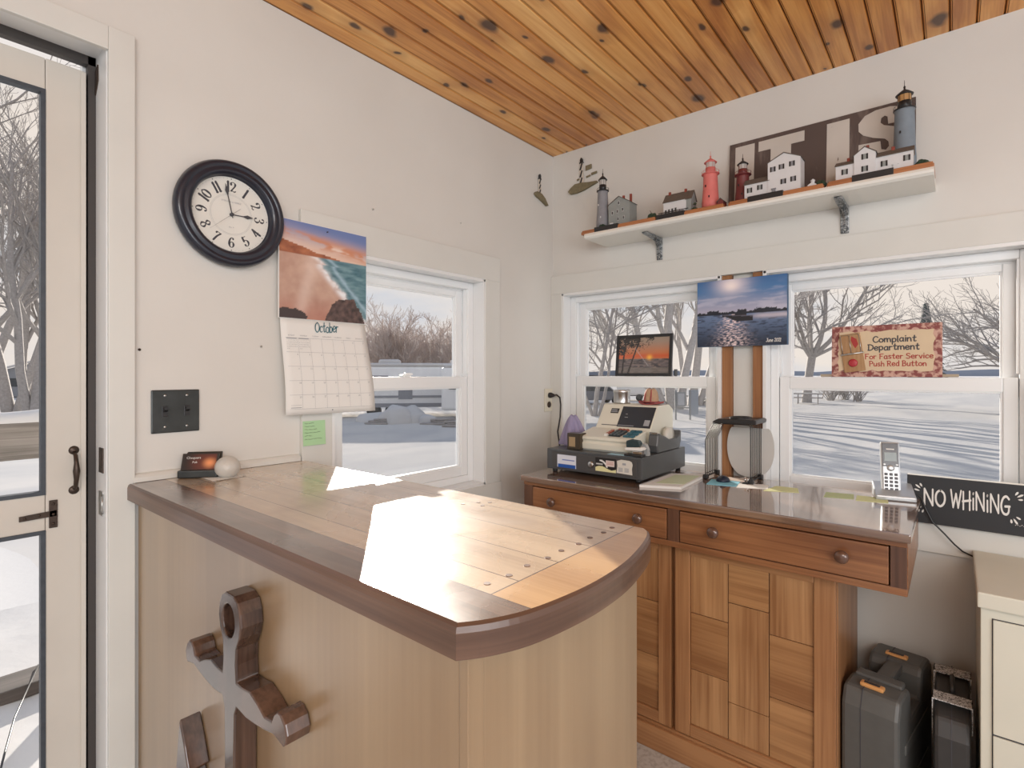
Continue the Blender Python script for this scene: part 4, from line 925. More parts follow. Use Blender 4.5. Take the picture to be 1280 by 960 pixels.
shrub(f1, .617, -.15, zb, .020, 3); mb = MB(); mb.tube([(.612, -.15, zb), (.614, -.15, zb + .03), (.607, -.15, zb + .042)], [.002, .0015, .001], 5); build('small_tree', mb, 'roof', f1)
f2 = thing('lighthouse_figurine', 'coral pink lighthouse beside a white house with a dark roof', 'figurine', (.78, -.13, 1.9735))
zb = base(f2, .655, .925, -.190, -.07, .655, .772)
house(f2, .668, .764, -.150, -.095, zb, 2.055, 2.090, 'lwhite', 'roof', 'x', [(.678, 2.006), (.692, 2.007), (.706, 2.008), (.720, 2.009)], False, .745, (.684, .752))
house(f2, .764, .785, -.150, -.095, zb, 2.052, 2.088, 'hgrey', 'roof', 'x')
for xx in (.672, .698, .724, .75, .775):
    mb = MB(); mb.tube([(xx, -.182, zb), (xx, -.182, zb + .012)], .0012, 5); build('fence_post', mb, 'black', f2)
mb = MB(); mb.box(.66, .785, -.183, -.181, zb + .008, zb + .011); build('fence_rail', mb, 'black', f2)
tower(f2, .855, -.13, zb, 2.132, .033, .0265, 'lpink', 'lpink', 'clear', 'lpink', .062, .034, 12)
shrub(f2, .80, -.15, zb, .012, 8); shrub(f2, .668, -.15, zb, .006, 9); mb = MB(); mb.tube([(.802, -.155, zb), (.80, -.155, zb + .022), (.806, -.155, zb + .034)], [.002, .0012, .001], 5); build('small_tree', mb, 'roof', f2); shrub(f2, .802, -.155, zb + .026, .006, 11)
house(f2, .893, .914, -.16, -.12, zb, 2.012, 2.022, 'lred', 'roof', 'f')
f3 = thing('lighthouse_figurine', 'dark red lighthouse behind a white two-storey house with black shutters', 'figurine', (1.08, -.13, 1.9735))
zb = base(f3, .942, 1.258, -.192, -.062, 1.012, 1.132)
tower(f3, .970, -.105, zb, 2.108, .029, .0225, 'lred', 'black', 'clear', 'lred', .056, .031)
house(f3, .993, 1.078, -.162, -.12, zb, 2.052, 2.072, 'lwhite', 'roof', 'x', [(1.011, 2.020), (1.047, 2.024)], True)
house(f3, 1.075, 1.182, -.165, -.10, zb, 2.112, 2.137, 'lwhite', 'roof', 'f', [(1.092, 2.078), (1.121, 2.081), (1.155, 2.084), (1.127, 2.027), (1.159, 2.029)], True, 1.095, (1.118,), 'lgrey')
mb = MB(); mb.prism([(1.205, zb), (1.232, zb), (1.232, zb + .008), (1.2185, zb + .017), (1.205, zb + .008)], -.17, -.155, 'y'); build('bell_house', mb, 'lwhite', f3)
mb = MB(); mb.lathe([(.003, 0), (.006, .004), (.006, .010), (.008, .012), (.001, .018)], (1.219, -.155, zb + .014), 'z', 10); build('bell', mb, 'lwhite', f3)
shrub(f3, 1.240, -.14, zb, .018, 13); shrub(f3, 1.228, -.12, zb, .018, 14)
f4 = thing('lighthouse_figurine', 'tall blue grey lighthouse behind a long white house, at the far shelf end', 'figurine', (1.41, -.13, 1.9735))
zb = base(f4, 1.268, 1.553, -.195, -.06, 1.340, 1.452)
tower(f4, 1.474, -.095, zb, 2.206, .033, .027, 'lblue', 'black', 'brass', 'black', .066, .031)
house(f4, 1.290, 1.345, -.168, -.118, zb, 2.046, 2.062, 'lwhite', 'roof', 'x', [(1.316, 2.014)], True, None, (1.324,))
house(f4, 1.343, 1.403, -.172, -.118, zb, 2.068, 2.090, 'lwhite', 'roof', 'f', [(1.373, 2.050), (1.373, 2.010)], True, None, (1.378,))
house(f4, 1.403, 1.500, -.165, -.118, zb, 2.050, 2.068, 'lwhite', 'roof', 'x', [(1.425, 2.016), (1.484, 2.020)], True, 1.455, (1.447,))
shrub(f4, 1.283, -.10, zb, .012, 21); shrub(f4, 1.523, -.15, zb, .017, 22)
# ================================================================== WINDOW POST, WINDOW SIGNS
def fitw(t, gap=.16, space=.35): return sum(space if c == ' ' else GL[c][0] + gap for c in t) - gap
def boat(u, v):
    d = fbm(u * 4, v * 10, 2)
    if v > .47:
        t = (v - .47) / .53; c = mixc(s2l(178, 176, 196), s2l(70, 118, 170), sm(.0, .75, t)); c = mixc(c, s2l(44, 92, 150), sm(.7, 1, t) * .6)
        c = mixc(c, s2l(196, 196, 214), sm(-.05, .5, fbm(u * 3, v * 12, 5)) * .6 * sm(1, .3, t)); g_ = math.hypot((u - .40) / .22, (v - .93) / .2); c = mixc(c, s2l(232, 220, 226), math.exp(-g_ * g_ * 1.5))
        g_ = math.hypot((u - .40) / .07, (v - .90) / .06); c = mixc(c, s2l(250, 238, 236), math.exp(-g_ * g_))
        tr = .505 + .035 * abs(fbm(u * 16, .3, 1)) + (.03 if abs(u - .52) < .05 or .12 < u < .26 or .68 < u < .9 else 0)
        if v < tr: c = s2l(24, 30, 44)
        return c
    t = v / .47; c = mixc(s2l(26, 42, 66), s2l(104, 126, 162), sm(0, 1.15, t)); r_ = fbm(u * 10, v * 42, 7)
    c = mixc(c, s2l(24, 36, 58), sm(.0, .5, r_) * .75); w_ = .07 + .10 * (1 - t) ** .7; gl = math.exp(-((u - .40 - .02 * (1 - t)) / w_) ** 2)
    c = mixc(c, s2l(248, 226, 226), gl * sm(-.2, .35, fbm(u * 26, v * 60, 3)) * .95)
    c = mixc(c, s2l(206, 196, 206), math.exp(-((v - .43) / .035) ** 2) * sm(.55, .75, u) * .8)
    # boat
    bx_, bv = (u - .47), v
    if abs(bx_) < .175 and .35 < v < .48:
        top = .462 - .10 * (bx_ + .02); bot = .365 + .085 * sm(.02, -.175, bx_)
        if bot < v < top: c = s2l(22, 24, 34) if v < top - .016 else s2l(86, 84, 98)
    if .44 < u < .57 and .455 < v < .485: c = s2l(30, 30, 40)
    return c
cv = thing('canvas_boat_photo', 'canvas photograph of a motor boat on a lake hung between the windows', 'picture', (.937, -.01, 1.455))
mb = MB(); mb.box(.764, 1.11, -.028, -.006, 1.456, 1.728, .001); build('stretched_canvas', mb, mat('canvas side blue', (.05, .11, .2), .7), cv)
picture('printed_photo', (.765, -.0286, 1.457), (.344, 0, 0), (0, 0, .27), 130, 100, boat, cv, vcol('canvas print', .45, .25))
mb = MB(); strokes(mb, 'June 2021', (1.035, -.0288, 1.469), (.8, 0, 0), (.15, 0, 1), .013, .16, (0, -1, 0), thick=.0004); build('date_lettering', mb, 'paper', cv)
mb = MB(); mb.box(.905, .965, -.006, .021, 1.715, 1.735, .001); build('hanging_cleat', mb, 'paper', cv)
def sunset(u, v):
    c = mixc(s2l(196, 118, 74), s2l(158, 140, 124), sm(.5, .95, v)); c = mixc(c, s2l(206, 92, 50), math.exp(-((v - .48) / .06) ** 2) * .9)
    if v < .40: c = mixc(s2l(108, 98, 98), s2l(66, 62, 66), sm(.0, .8, fbm(u * 6, v * 20, 2) + .3)); c = mixc(c, s2l(150, 128, 118), sm(.2, .5, fbm(u * 9, v * 30, 6)) * .6)
    if v < .16: c = mixc(c, s2l(120, 112, 104), .6)
    g_ = math.hypot((u - .62), (v - .44) * .75); c = mixc(c, s2l(255, 190, 70), math.exp(-(g_ / .05) ** 2))
    for x0_, sl_ in ((.08, .05), (.20, .22)):
        if abs(u - x0_ - sl_ * v) < .018 - .006 * v: c = s2l(46, 36, 34)
    if v > .5 and u < .72 - .25 * (1 - v) and fbm(u * 7, v * 7, 4) * .6 + fbm(u * 34, v * 34, 1) * .6 > -.05 + .85 * u - 1.1 * (v - .62): c = s2l(44, 36, 32)
    s_ = abs((u - .30) - (.75 - v) * .55)
    if s_ < .006 and .2 < v < .7: c = mixc(c, (.6, .6, .62), .5)
    return c
def lean(mb_pts, z0, y0, k): return [(x, y0 + y + (z - z0) * k, z) for x, y, z in mb_pts]
fr_ = thing('framed_sunset_photo', 'black framed photo of an orange lake sunset standing on the window rail', 'picture frame', (.47, .07, 1.333))
K = .10; zb = 1.333; xa, xb, zt = .328, .612, 1.530
def LB(mb): mb.v = [(x, .058 + y + (z - zb) * K, z) for x, y, z in mb.v]; return mb
mb = MB(); w_ = .014; mb.box(xa, xa + w_, 0, .012, zb, zt, .002); mb.box(xb - w_, xb, 0, .012, zb, zt, .002); mb.box(xa + w_, xb - w_, .0003, .0117, zb, zb + w_, .002); mb.box(xa + w_, xb - w_, .0003, .0117, zt - w_, zt, .002); mb.box(xa + .003, xb - .003, .007, .0115, zb + .003, zt - .003)
build('frame', LB(mb), 'black', fr_)
picture('photo', (xa + w_, .058 + .0055 + w_ * K, zb + w_), (xb - xa - 2 * w_, 0, 0), (0, (zt - zb - 2 * w_) * K, zt - zb - 2 * w_), 90, 66, sunset, fr_, vcol('glossy photo', .2, .6))
mb = MB(); mb.box(xb + .014, xb + .019, .058, .086, zb, zb + .032, .001); solo('black_prop', mb, 'black', 'tiny black upright block on the rail beside the sunset photo', 'block', (xb + .016, .07, zb))
cs = thing('complaint_department_sign', 'tan and dark red complaint department sign with a mousetrap, on the window rail', 'sign', (1.406, .07, 1.333))
M['tan'] = mat('tan painted board', (.66, .52, .35), .6, var=.08, scale=20)
M['maroon'] = distress('maroon sponged border', (.24, .06, .055), (.58, .36, .29), .46, .58, 60, (1, 1, 1))
xa, xb, zt = 1.244, 1.569, 1.520; K = .05
mb = MB(); mb.box(1.205, 1.612, .062, .083, zb, zb + .010, .002); build('support_strip', mb, wood('pale strip', (.34, .28, .20), (.5, .43, .33), 'x', .6), cs)
def LB2(mb): mb.v = [(x, .052 + y + (z - zb) * K, z) for x, y, z in mb.v]; return mb
mb = MB(); mb.box(xa, xb, 0, .008, zb, zt, .001); build('board', LB2(mb), 'maroon', cs)
rnd = random.Random(8); inner = []
def edgej(a, b, n_, amp, hor):
    o_ = []
    for i in range(n_):
        t = i / n_; p = Vector(a) * (1 - t) + Vector(b) * t; j = rnd.uniform(-amp, amp); o_.append((p.x, p.y + j) if hor else (p.x + j, p.y))
    return o_
i0, i1, j0, j1 = xa + .022, xb - .022, zb + .022, zt - .022
inner = edgej((i0, j0), (i1, j0), 16, .004, True) + edgej((i1, j0), (i1, j1), 9, .004, False) + edgej((i1, j1), (i0, j1), 16, .004, True) + edgej((i0, j1), (i0, j0), 9, .004, False)
mb = MB(); mb.prism(inner, -.0007, .0002, 'y'); build('tan_panel', LB2(mb), 'tan', cs)
mb = MB()
for t_, x0_, w__, z_, h_ in (('Complaint', 1.3735, .124, 1.458, .021), ('Department', 1.359, .147, 1.4295, .021)): k = w__ / fitw(t_); strokes(mb, t_, (x0_, -.0009, z_), (k / h_, 0, 0), (0, 0, 1), h_, .17, (0, -1, 0), thick=.0003, jig=.04)
build('black_lettering', LB2(mb), 'ink', cs)
M['redink'] = mat('red paint', (.38, .035, .03), .6)
mb = MB()
for t_, x0_, w__, z_, h_ in (('For Faster Service', 1.350, .194, 1.398, .018), ('Push Red Button', 1.363, .163, 1.372, .018)): k = w__ / fitw(t_); strokes(mb, t_, (x0_, -.0009, z_), (k / h_, 0, 0), (0, 0, 1), h_, .15, (0, -1, 0), thick=.0003, jig=.04)
build('red_lettering', LB2(mb), 'redink', cs)
mt = Matrix.Translation((1.310, 0, 1.422)) @ Matrix.Rotation(R(-8), 4, 'Y') @ Matrix.Translation((-1.310, 0, -1.422))
mb = MB(); mb.box(1.277, 1.343, -.008, -.0008, 1.352, 1.492, .001); mb.xf = None; mb.v = [tuple(mt @ Vector(v)) for v in mb.v]; tr_ = build('mousetrap_board', LB2(mb), wood('trap wood', (.36, .20, .09), (.52, .33, .17), 'z', .6), cs)
mb = MB()
mb.tube([(1.281, -.010, 1.418), (1.281, -.010, 1.488), (1.339, -.010, 1.488), (1.339, -.010, 1.418)], .0012, 6); mb.tube([(1.274, -.011, 1.418), (1.346, -.011, 1.418)], .0028, 8); mb.tube([(1.308, -.010, 1.418), (1.308, -.010, 1.486)], .001, 6)
for k in range(8): mb.tube([(1.286 + k * .003, -.0128, 1.4145), (1.287 + k * .003, -.0135, 1.4215)], .001, 5)
mb.v = [tuple(mt @ Vector(v)) for v in mb.v]; build('spring_wire', LB2(mb), 'steel', tr_)
mb = MB(); mb.lathe([(.0145, -.0080), (.0145, -.011), (.010, -.0125), (.001, -.013)], (1.308, 0, 1.384), 'y', 24); mb.v = [tuple(mt @ Vector(v)) for v in mb.v]; build('red_button', LB2(mb), mat('red button', (.42, .03, .04), .4), tr_)
mb = MB(); mb.prism([(1.316, 1.482), (1.330, 1.470), (1.333, 1.45), (1.322, 1.436), (1.316, 1.45), (1.312, 1.468)], -.0085, -.0079, 'y'); mb.v = [tuple(mt @ Vector(v)) for v in mb.v]; build('red_print', LB2(mb), 'redink', tr_)
# NO WHINING
nw = thing('no_whining_sign', 'black board with white brush lettering NO WHINING on the wall trim', 'sign', (1.64, -.03, .853))
M['signbk'] = mat('charcoal sign paint', (.022, .024, .028), .45, var=.15, scale=12)
mb = MB(); mb.box(1.478, 1.815, -.042, -.018, .853, 1.008, .0015); build('board', mb, 'signbk', nw)
mb = MB(); mb.box(1.479, 1.814, -.0415, -.019, 1.0078, 1.0090); build('pale_top_edge', mb, 'trim', nw)
mb = MB(); rr = random.Random(5)
k = .052 / fitw('NO', .2); strokes(mb, 'NO', (1.524, -.0425, .914), (k / .052, 0, 0), (0, 0, 1), .052, .15, (0, -1, 0), gap=.2, thick=.0004, jig=.03, rnd=rr, taper=.25)
k = .138 / fitw('WHiNiNG', .2); strokes(mb, 'WHiNiNG', (1.591, -.0425, .916), (k / .055, 0, 0), (0, 0, 1), .055, .15, (0, -1, 0), gap=.2, thick=.0004, jig=.03, rnd=rr, taper=.25)
def dash(x, z, a, L_, w_=.0045):
    pts = [(x + math.cos(a) * L_ * t + math.sin(a) * w_ * q, z + math.sin(a) * L_ * t - math.cos(a) * w_ * q) for t, q in ((0, 0), (.3, .5), (.75, .6), (1, 0), (.75, -.6), (.3, -.5))]
    mb.prism(pts, -.0428, -.0418, 'y')
for x, z, a, L_ in ((1.514, .966, R(140), .018), (1.512, .958, R(165), .016), (1.518, .972, R(118), .013), (1.742, .975, R(60), .014), (1.746, .970, R(35), .018), (1.748, .963, R(5), .012),
                    (1.738, .905, R(-60), .020), (1.744, .911, R(-35), .013), (1.733, .902, R(-85), .013), (1.522, .898, R(-110), .012), (1.516, .906, R(-150), .010)): dash(x, z, a, L_)
for k in range(6): mb.tube([(1.742 + k * .0045, -.0424, .884 + .002 * (k % 2)), (1.745 + k * .0045, -.0424, .888 - .002 * (k % 3))], .0007, 4)
build('white_lettering', mb, 'paper', nw)
# ================================================================== ON THE DESK
ZD = .931
dr_ = thing('till_box', 'dark grey metal cash drawer with stickers on its front', 'cash drawer', (.485, -.21, ZD))
mb = MB(); mb.box(.268, .704, -.422, -.008, .945, 1.030, .004); build('drawer_housing', mb, 'drawerm', dr_)
mb = MB(); mb.box(.296, .684, -.4265, -.42, .953, 1.019, .0025); fd = build('drawer_front', mb, mat('drawer front grey', (.075, .073, .074), .4, .1), dr_)
for x, y in ((.295, -.40), (.68, -.40), (.295, -.03), (.68, -.03)):
    mb = MB(); mb.lathe([(.010, ZD), (.012, .945)], (x, y, 0), 'z', 14); build('foot', mb, 'black', dr_)
yf = -.4268
def stick(u, v):
    if v < .27 and .04 < u < .97: return s2l(28, 84, 168)
    if abs(v - .62) < .04 and .25 < u < .92: return s2l(110, 130, 190)
    return s2l(222, 226, 236) if .02 < u < .98 and .02 < v < .98 else s2l(170, 180, 200)
picture('blue_sticker', (.324, yf, .957), (.093, 0, 0), (0, 0, .053), 40, 24, stick, fd, M['print'])
def stick2(u, v):
    c = s2l(226, 222, 170)
    if v > .28 + .12 * math.sin(u * 6): c = s2l(30, 28, 30)
    d = math.hypot((u - .22) * 1.6, v - .25)
    if abs(d - .55) < .06 and u > .2 and v > .3: c = s2l(232, 232, 230)
    if .03 < u < .35 and abs(v - .52) < .05: c = s2l(200, 200, 198)
    if .50 < u < .92 and .42 < v < .85: c = s2l(222, 206, 200) if not (.55 < u < .87 and .5 < v < .76 and int(v * 24) % 2) else s2l(186, 130, 120)
    return c
picture('black_yellow_sticker', (.507, yf, .962), (.091, 0, 0), (0, 0, .053), 46, 30, stick2, fd, M['print'])
mb = MB(); mb.prism([(.600, .964), (.667, .962), (.665, .985), (.668, 1.0), (.665, 1.010), (.655, 1.015), (.62, 1.016), (.602, 1.010), (.604, .99)], yf - .0003, yf + .0002, 'y'); s3 = build('pale_sticker', mb, mat('pale sticker', (.68, .66, .60), .4), fd)
mb = MB()
for x in (.618, .643):
    for j in range(5): mb.box(x - .009, x + .009, yf - .0006, yf - .0002, .970 + j * .0033, .972 + j * .0033)
mb.box(.625, .640, yf - .0006, yf - .0002, .996, 1.004); build('sticker_print', mb, 'greyink', s3)
mb = MB(); mb.lathe([(.0125, -.4262), (.0125, -.430), (.010, -.432)], (.486, 0, .984), 'y', 20); lk = build('key_lock', mb, 'steel', fd)
mb = MB(); mb.box(.4852, .4868, -.4328, -.4318, .979, .989); build('keyhole', mb, 'ink', lk)
ZR = 1.0305
rg = thing('cash_register', 'old cream cash register with a dark display panel, on the cash drawer', 'cash register', (.55, -.2, ZR))
mb = MB(); mb.prism([(-.375, 1.036), (-.377, 1.060), (-.371, 1.064), (-.371, 1.072), (-.377, 1.076), (-.374, 1.088), (-.250, 1.113), (-.02, 1.113), (-.02, 1.036)], .385, .640, 'x', 0); build('keyboard_case', mb, 'regist', rg, bev=.003)
mb = MB(); mb.prism([(-.248, 1.112), (-.175, 1.208), (-.165, 1.212), (-.06, 1.212), (-.02, 1.19), (-.02, 1.036), (-.24, 1.036)], .400, .655, 'x', 0); hs = build('display_housing', mb, 'regist', rg, bev=.004)
mb = MB(); mb.box(.392, .636, -.37, -.03, ZR, 1.037); build('register_base', mb, mat('grey register base', (.35, .36, .34), .5), rg)
sl_ = Vector((0, .073, .096)).normalized(); nn_ = Vector((0, -sl_.z, sl_.y))
def onface(u0, u1, v0, v1, d, o_=Vector((0, -.248, 1.112))):
    a = []
    for dd in (-.001, d):
        for (u, v) in ((u0, v0), (u1, v0), (u1, v1), (u0, v1)): a.append(tuple(Vector((u, 0, 0)) + o_ + sl_ * v + nn_ * dd))
    return a, [(0, 1, 2, 3), (4, 5, 6, 7), (0, 1, 5, 4), (1, 2, 6, 5), (2, 3, 7, 6), (3, 0, 4, 7)]
mb = MB(); mb.add(*onface(.500, .650, .012, .114, .002)); dp = build('display_panel', mb, mat('dark display plastic', (.03, .035, .045), .25), rg)
mb = MB(); mb.add(*onface(.504, .576, .017, .0195, .0025)); build('print_line', mb, 'greyink', dp)
for q_ in ((.523, .538, .058, .060), (.523, .532, .074, .076), (.618, .642, .022, .05)): mb = MB(); mb.add(*onface(*q_, .0025)); build('panel_mark', mb, 'greyink', dp)
mb = MB(); mb.add(*onface(.448, .485, .078, .102, .0015)); nb = build('name_badge', mb, 'black', rg)
mb = MB(); mb.add(*onface(.451, .482, .083, .087, .002)); mb.add(*onface(.451, .478, .091, .096, .002)); build('badge_print', mb, 'greyink', nb)
mb = MB(); mb.add(*onface(.425, .500, .016, .019, .001)); build('paper_slot', mb, 'ink', rg)
ks = Vector((0, .124, .025)).normalized(); kn = Vector((0, -ks.z, ks.y)); ko = Vector((0, -.374, 1.088))
def key(x, v, w_, l_, m_, nm='key'):
    mb = MB(); a = []
    for dd, e in ((-.001, 0), (.005, 0), (.0075, .0012)):
        for (u, vv) in ((x + e, v + e), (x + w_ - e, v + e), (x + w_ - e, v + l_ - e), (x + e, v + l_ - e)): a.append(tuple(Vector((u, 0, 0)) + ko + ks * vv + kn * dd))
    mb.add(a, [(8, 9, 10, 11)] + [(i, (i + 1) % 4, (i + 1) % 4 + 4, i + 4) for i in range(4)] + [(i + 4, (i + 1) % 4 + 4, (i + 1) % 4 + 8, i + 8) for i in range(4)]); build(nm, mb, m_, rg)
mb = MB(); a = [tuple(Vector((u, 0, 0)) + ko + ks * v + kn * .0006) for u, v in ((.52, .02), (.575, .02), (.575, .098), (.52, .098))]; mb.add(a, [(0, 1, 2, 3)]); build('key_plate', mb, 'black', rg)
M['kteal'] = mat('teal key', (.03, .12, .16), .4); M['kred'] = mat('red brown key', (.35, .10, .06), .4); M['kdark'] = mat('dark key', (.035, .045, .05), .35)
for r_ in range(4):
    for c_ in range(3): key(.524 + c_ * .017, .024 + r_ * .018, .014, .015, 'kdark')
    key(.502, .024 + r_ * .018, .013, .013, 'kred' if r_ > 0 else 'paper')
for i in range(3): key(.524 + i * .017, .102, .013, .011, 'kred')
for i in range(3):
    for j in range(2): key(.588 + j * .024, .022 + i * .032, .021, .018, 'kteal')
# things on the register
mb = MB(); mb.lathe([(.0355, 1.2125), (.0375, 1.2145), (.0365, 1.2185), (.0365, 1.258), (.038, 1.260), (.038, 1.270), (.036, 1.2725), (.001, 1.2728)], (.452, -.105, 0), 'z', 36)
solo('tin_canister', mb, 'steel', 'round silver tin on top of the cash register', 'tin', (.452, -.105, 1.2125))
ht = thing('toy_cowboy_hat', 'small tan and red cowboy hat on top of the cash register', 'hat', (.597, -.115, 1.2125))
mb = MB(); n_ = 32; vs = []; prof = [(.030, .010), (.030, .013), (.029, .03), (.027, .046), (.021, .060), (.013, .066), (.004, .058)]
for r_, h_ in prof:
    for i in range(n_): t = 2 * math.pi * i / n_; dent = 1 - .22 * max(0, math.cos(2 * t)) * (h_ / .066) ** 2; vs.append((.597 + r_ * 1.05 * math.cos(t) * dent, -.115 + r_ * 1.2 * math.sin(t), 1.2125 + h_ + .004 * abs(math.cos(t)) * (h_ / .066)))
mb.smooth = True; mb.add(vs, [(j * n_ + i, j * n_ + (i + 1) % n_, (j + 1) * n_ + (i + 1) % n_, (j + 1) * n_ + i) for j in range(len(prof) - 1) for i in range(n_)] + [tuple((len(prof) - 1) * n_ + i for i in range(n_))]); build('crown', mb, mat('tan felt', (.46, .30, .19), .8, var=.2, scale=60), ht)
mb = MB(); vs = []
for r_, up_, th_ in ((.028, .004, .008), (.040, .004, .004), (.054, .008, .006), (.056, .011, .009)):
    for i in range(n_): t = 2 * math.pi * i / n_; vs.append((.597 + r_ * math.cos(t), -.115 + r_ * .85 * math.sin(t), 1.2128 + th_ * .5 + up_ * abs(math.cos(t)) ** 2))
for r_, up_, th_ in ((.053, .008, .0), (.040, .004, -.0), (.028, .004, -.0)):
    for i in range(n_): t = 2 * math.pi * i / n_; vs.append((.597 + r_ * math.cos(t), -.115 + r_ * .85 * math.sin(t), 1.2128 + up_ * abs(math.cos(t)) ** 2))
mb.smooth = True; mb.add(vs, [(j * n_ + i, j * n_ + (i + 1) % n_, (j + 1) * n_ + (i + 1) % n_, (j + 1) * n_ + i) for j in range(6) for i in range(n_)]); M['hatred'] = mat('dusty red felt', (.36, .08, .08), .8); build('brim', mb, 'hatred', ht)
mb = MB(); mb.tube([(.597 + .033 * math.cos(t), -.115 + .037 * math.sin(t), 1.2245) for t in [i * math.pi / 12 for i in range(24)]], .0028, 6, closed=True)
for s_ in (-.014, .016): mb.tube([(.597 + s_, -.155, 1.228), (.597 + s_ * .9, -.147, 1.255), (.597 + s_ * .6, -.135, 1.274), (.597 + s_ * .4, -.115, 1.279)], .003, 6)
build('red_band', mb, 'hatred', ht)
mb = MB(); mb.box(.352, .415, -.395, -.345, ZR, 1.098, .003); bxo = thing('brown_card_box', 'small dark brown box at the left front of the cash drawer', 'box', (.384, -.37, ZR)); build('box_body', mb, mat('dark brown glossy', (.05, .035, .02), .3), bxo)
mb = MB(); mb.box(.362, .392, -.3958, -.3948, 1.042, 1.082); build('tan_front_panel', mb, mat('tan paper', (.38, .27, .15), .7), bxo)
# lavender cloth draped over something on the left
mb = MB(); n_ = 48; vs = []; L_ = 14
for j in range(L_ + 1):
    t = j / L_; rad_ = .012 + .052 * t ** .75; z_ = 1.160 - .128 * t ** 1.25
    for i in range(n_):
        a = 2 * math.pi * i / n_; f_ = 1 + (.34 * math.sin(a * 7 + .8 * math.sin(a * 2)) + .08 * math.sin(a * 13)) * t; vs.append((.293 + rad_ * f_ * math.cos(a) * .92 + .012 * t, -.262 + rad_ * f_ * math.sin(a) * .9, z_ + .004 * math.sin(a * 3) * (1 - t)))
mb.smooth = True; mb.add(vs, [(j * n_ + i, j * n_ + (i + 1) % n_, (j + 1) * n_ + (i + 1) % n_, (j + 1) * n_ + i) for j in range(L_) for i in range(n_)] + [tuple(range(n_)), tuple(L_ * n_ + i for i in range(n_))])
solo('lavender_cloth', mb, 'lav', 'lavender cloth bunched up on the left end of the cash drawer', 'cloth', (.3, -.262, 1.031))
# stapler
st = thing('stapler', 'silver and black stapler lying at the right front corner of the cash drawer', 'stapler', (.665, -.36, ZR))
mb = MB(); mb.box(.628, .700, -.421, -.383, ZR, 1.040, .003); build('stapler_base', mb, 'black', st)
mb = MB(); mb.prism([(.630, 1.052), (.700, 1.055), (.706, 1.062), (.698, 1.068), (.630, 1.063)], -.417, -.387, 'y'); build('white_arm', mb, 'paper', st, bev=.002)
mb = MB(); mb.prism([(.634, 1.064), (.684, 1.067), (.692, 1.080), (.684, 1.092), (.650, 1.094), (.634, 1.088)], -.415, -.389, 'y'); build('stapler_head', mb, mat('dark teal head', (.04, .07, .08), .25, .3), st, bev=.003)
mb = MB(); mb.box(.66, .698, -.413, -.391, 1.040, 1.052, .002); build('anvil_spring', mb, 'chrome', st)
mb = MB(); mb.prism([(.70, 1.031), (.728, 1.031), (.726, 1.055), (.718, 1.074), (.708, 1.078), (.700, 1.062)], -.37, -.348, 'y'); solo('clear_clip', mb, mat('smoky clear plastic', (.35, .36, .36), .15), 'smoky clear plastic clip beside the stapler', 'clip', (.714, -.36, ZR)).location.x -= .026
# tape dispenser
td = thing('tape_dispenser', 'dark round-fronted tape dispenser at the right end of the cash drawer', 'tape dispenser', (.68, -.17, ZR))
mb = MB(); mb.prism([(-.275, ZR), (-.06, ZR), (-.045, 1.06), (-.044, 1.102), (-.055, 1.106), (-.068, 1.086), (-.095, 1.075), (-.16, 1.075), (-.20, 1.090), (-.262, 1.108), (-.272, 1.10), (-.283, 1.06)], .6595, .7015, 'x'); build('dispenser_body', mb, mat('graphite plastic', (.10, .105, .11), .3, .2), td, bev=.005)
mb = MB(); mb.lathe([(.012, .669), (.034, .669), (.034, .692), (.012, .692)], (0, -.13, 1.088), 'x', 28); build('tape_roll', mb, mat('tape roll', (.62, .60, .54), .3), td)
mb = MB(); mb.box(.664, .697, -.2755, -.268, 1.104, 1.112, .001); build('cutter', mb, 'chrome', td)
mb = MB(); mb.box(.555, .665, -.418, -.383, 1.0302, 1.0312); solo('blue_card', mb, mat('pale blue card', (.35, .58, .72), .5), 'pale blue card lying on the front edge of the cash drawer', 'card', (.61, -.4, 1.0302))
# notebook and papers
nbk = thing('notebook_pile', 'stack of white and pale green paper beside the cash drawer', 'papers', (.78, -.28, ZD))
def sheet(mb, pts, z0, z1): mb.prism(pts, z0, z1, 'z')
mb = MB(); sheet(mb, [(.716, -.468), (.848, -.408), (.832, -.10), (.712, -.18)], ZD, .940); build('paper_stack', mb, 'paper', nbk)
mb = MB(); sheet(mb, [(.748, -.40), (.838, -.36), (.824, -.16), (.74, -.20)], .940, .9406); build('green_sheet', mb, mat('pale green sheet', (.62, .70, .50), .8), nbk)
mb = MB(); sheet(mb, [(.716, -.468), (.722, -.465), (.717, -.182), (.712, -.185)], .9401, .9412); build('binding_strip', mb, 'greyink', nbk)
# wire rack
wr = thing('wire_file_rack', 'black wire rack with a black plastic top standing between the windows', 'rack', (.93, -.08, ZD))
for k in range(8):
    y = -.160 + .0200 * k; mb = MB(); pts = [(.846, y, ZD + .008), (.846, y, 1.085), (.876, y, 1.150), (.882, y, 1.152), (1.008, y, 1.152), (1.014, y, 1.146), (1.014, y, ZD + .008)]
    mb.tube(pts, .0014 if k else .0019, 6); build('wire_hoop', mb, 'blackm', wr)
for x in (.846, 1.014):
    mb = MB(); mb.tube([(x, -.163, ZD + .010), (x, -.022, ZD + .010)], .003, 6); mb.tube([(x, -.163, ZD + .022), (x, -.022, ZD + .022)], .0012, 6); build('bottom_rail', mb, 'blackm', wr)
    for y in (-.156, -.028):
        mb = MB(); mb.box(x - .010, x + .010, y - .009, y + .009, ZD, ZD + .018, .004); build('rubber_foot', mb, 'black', wr)
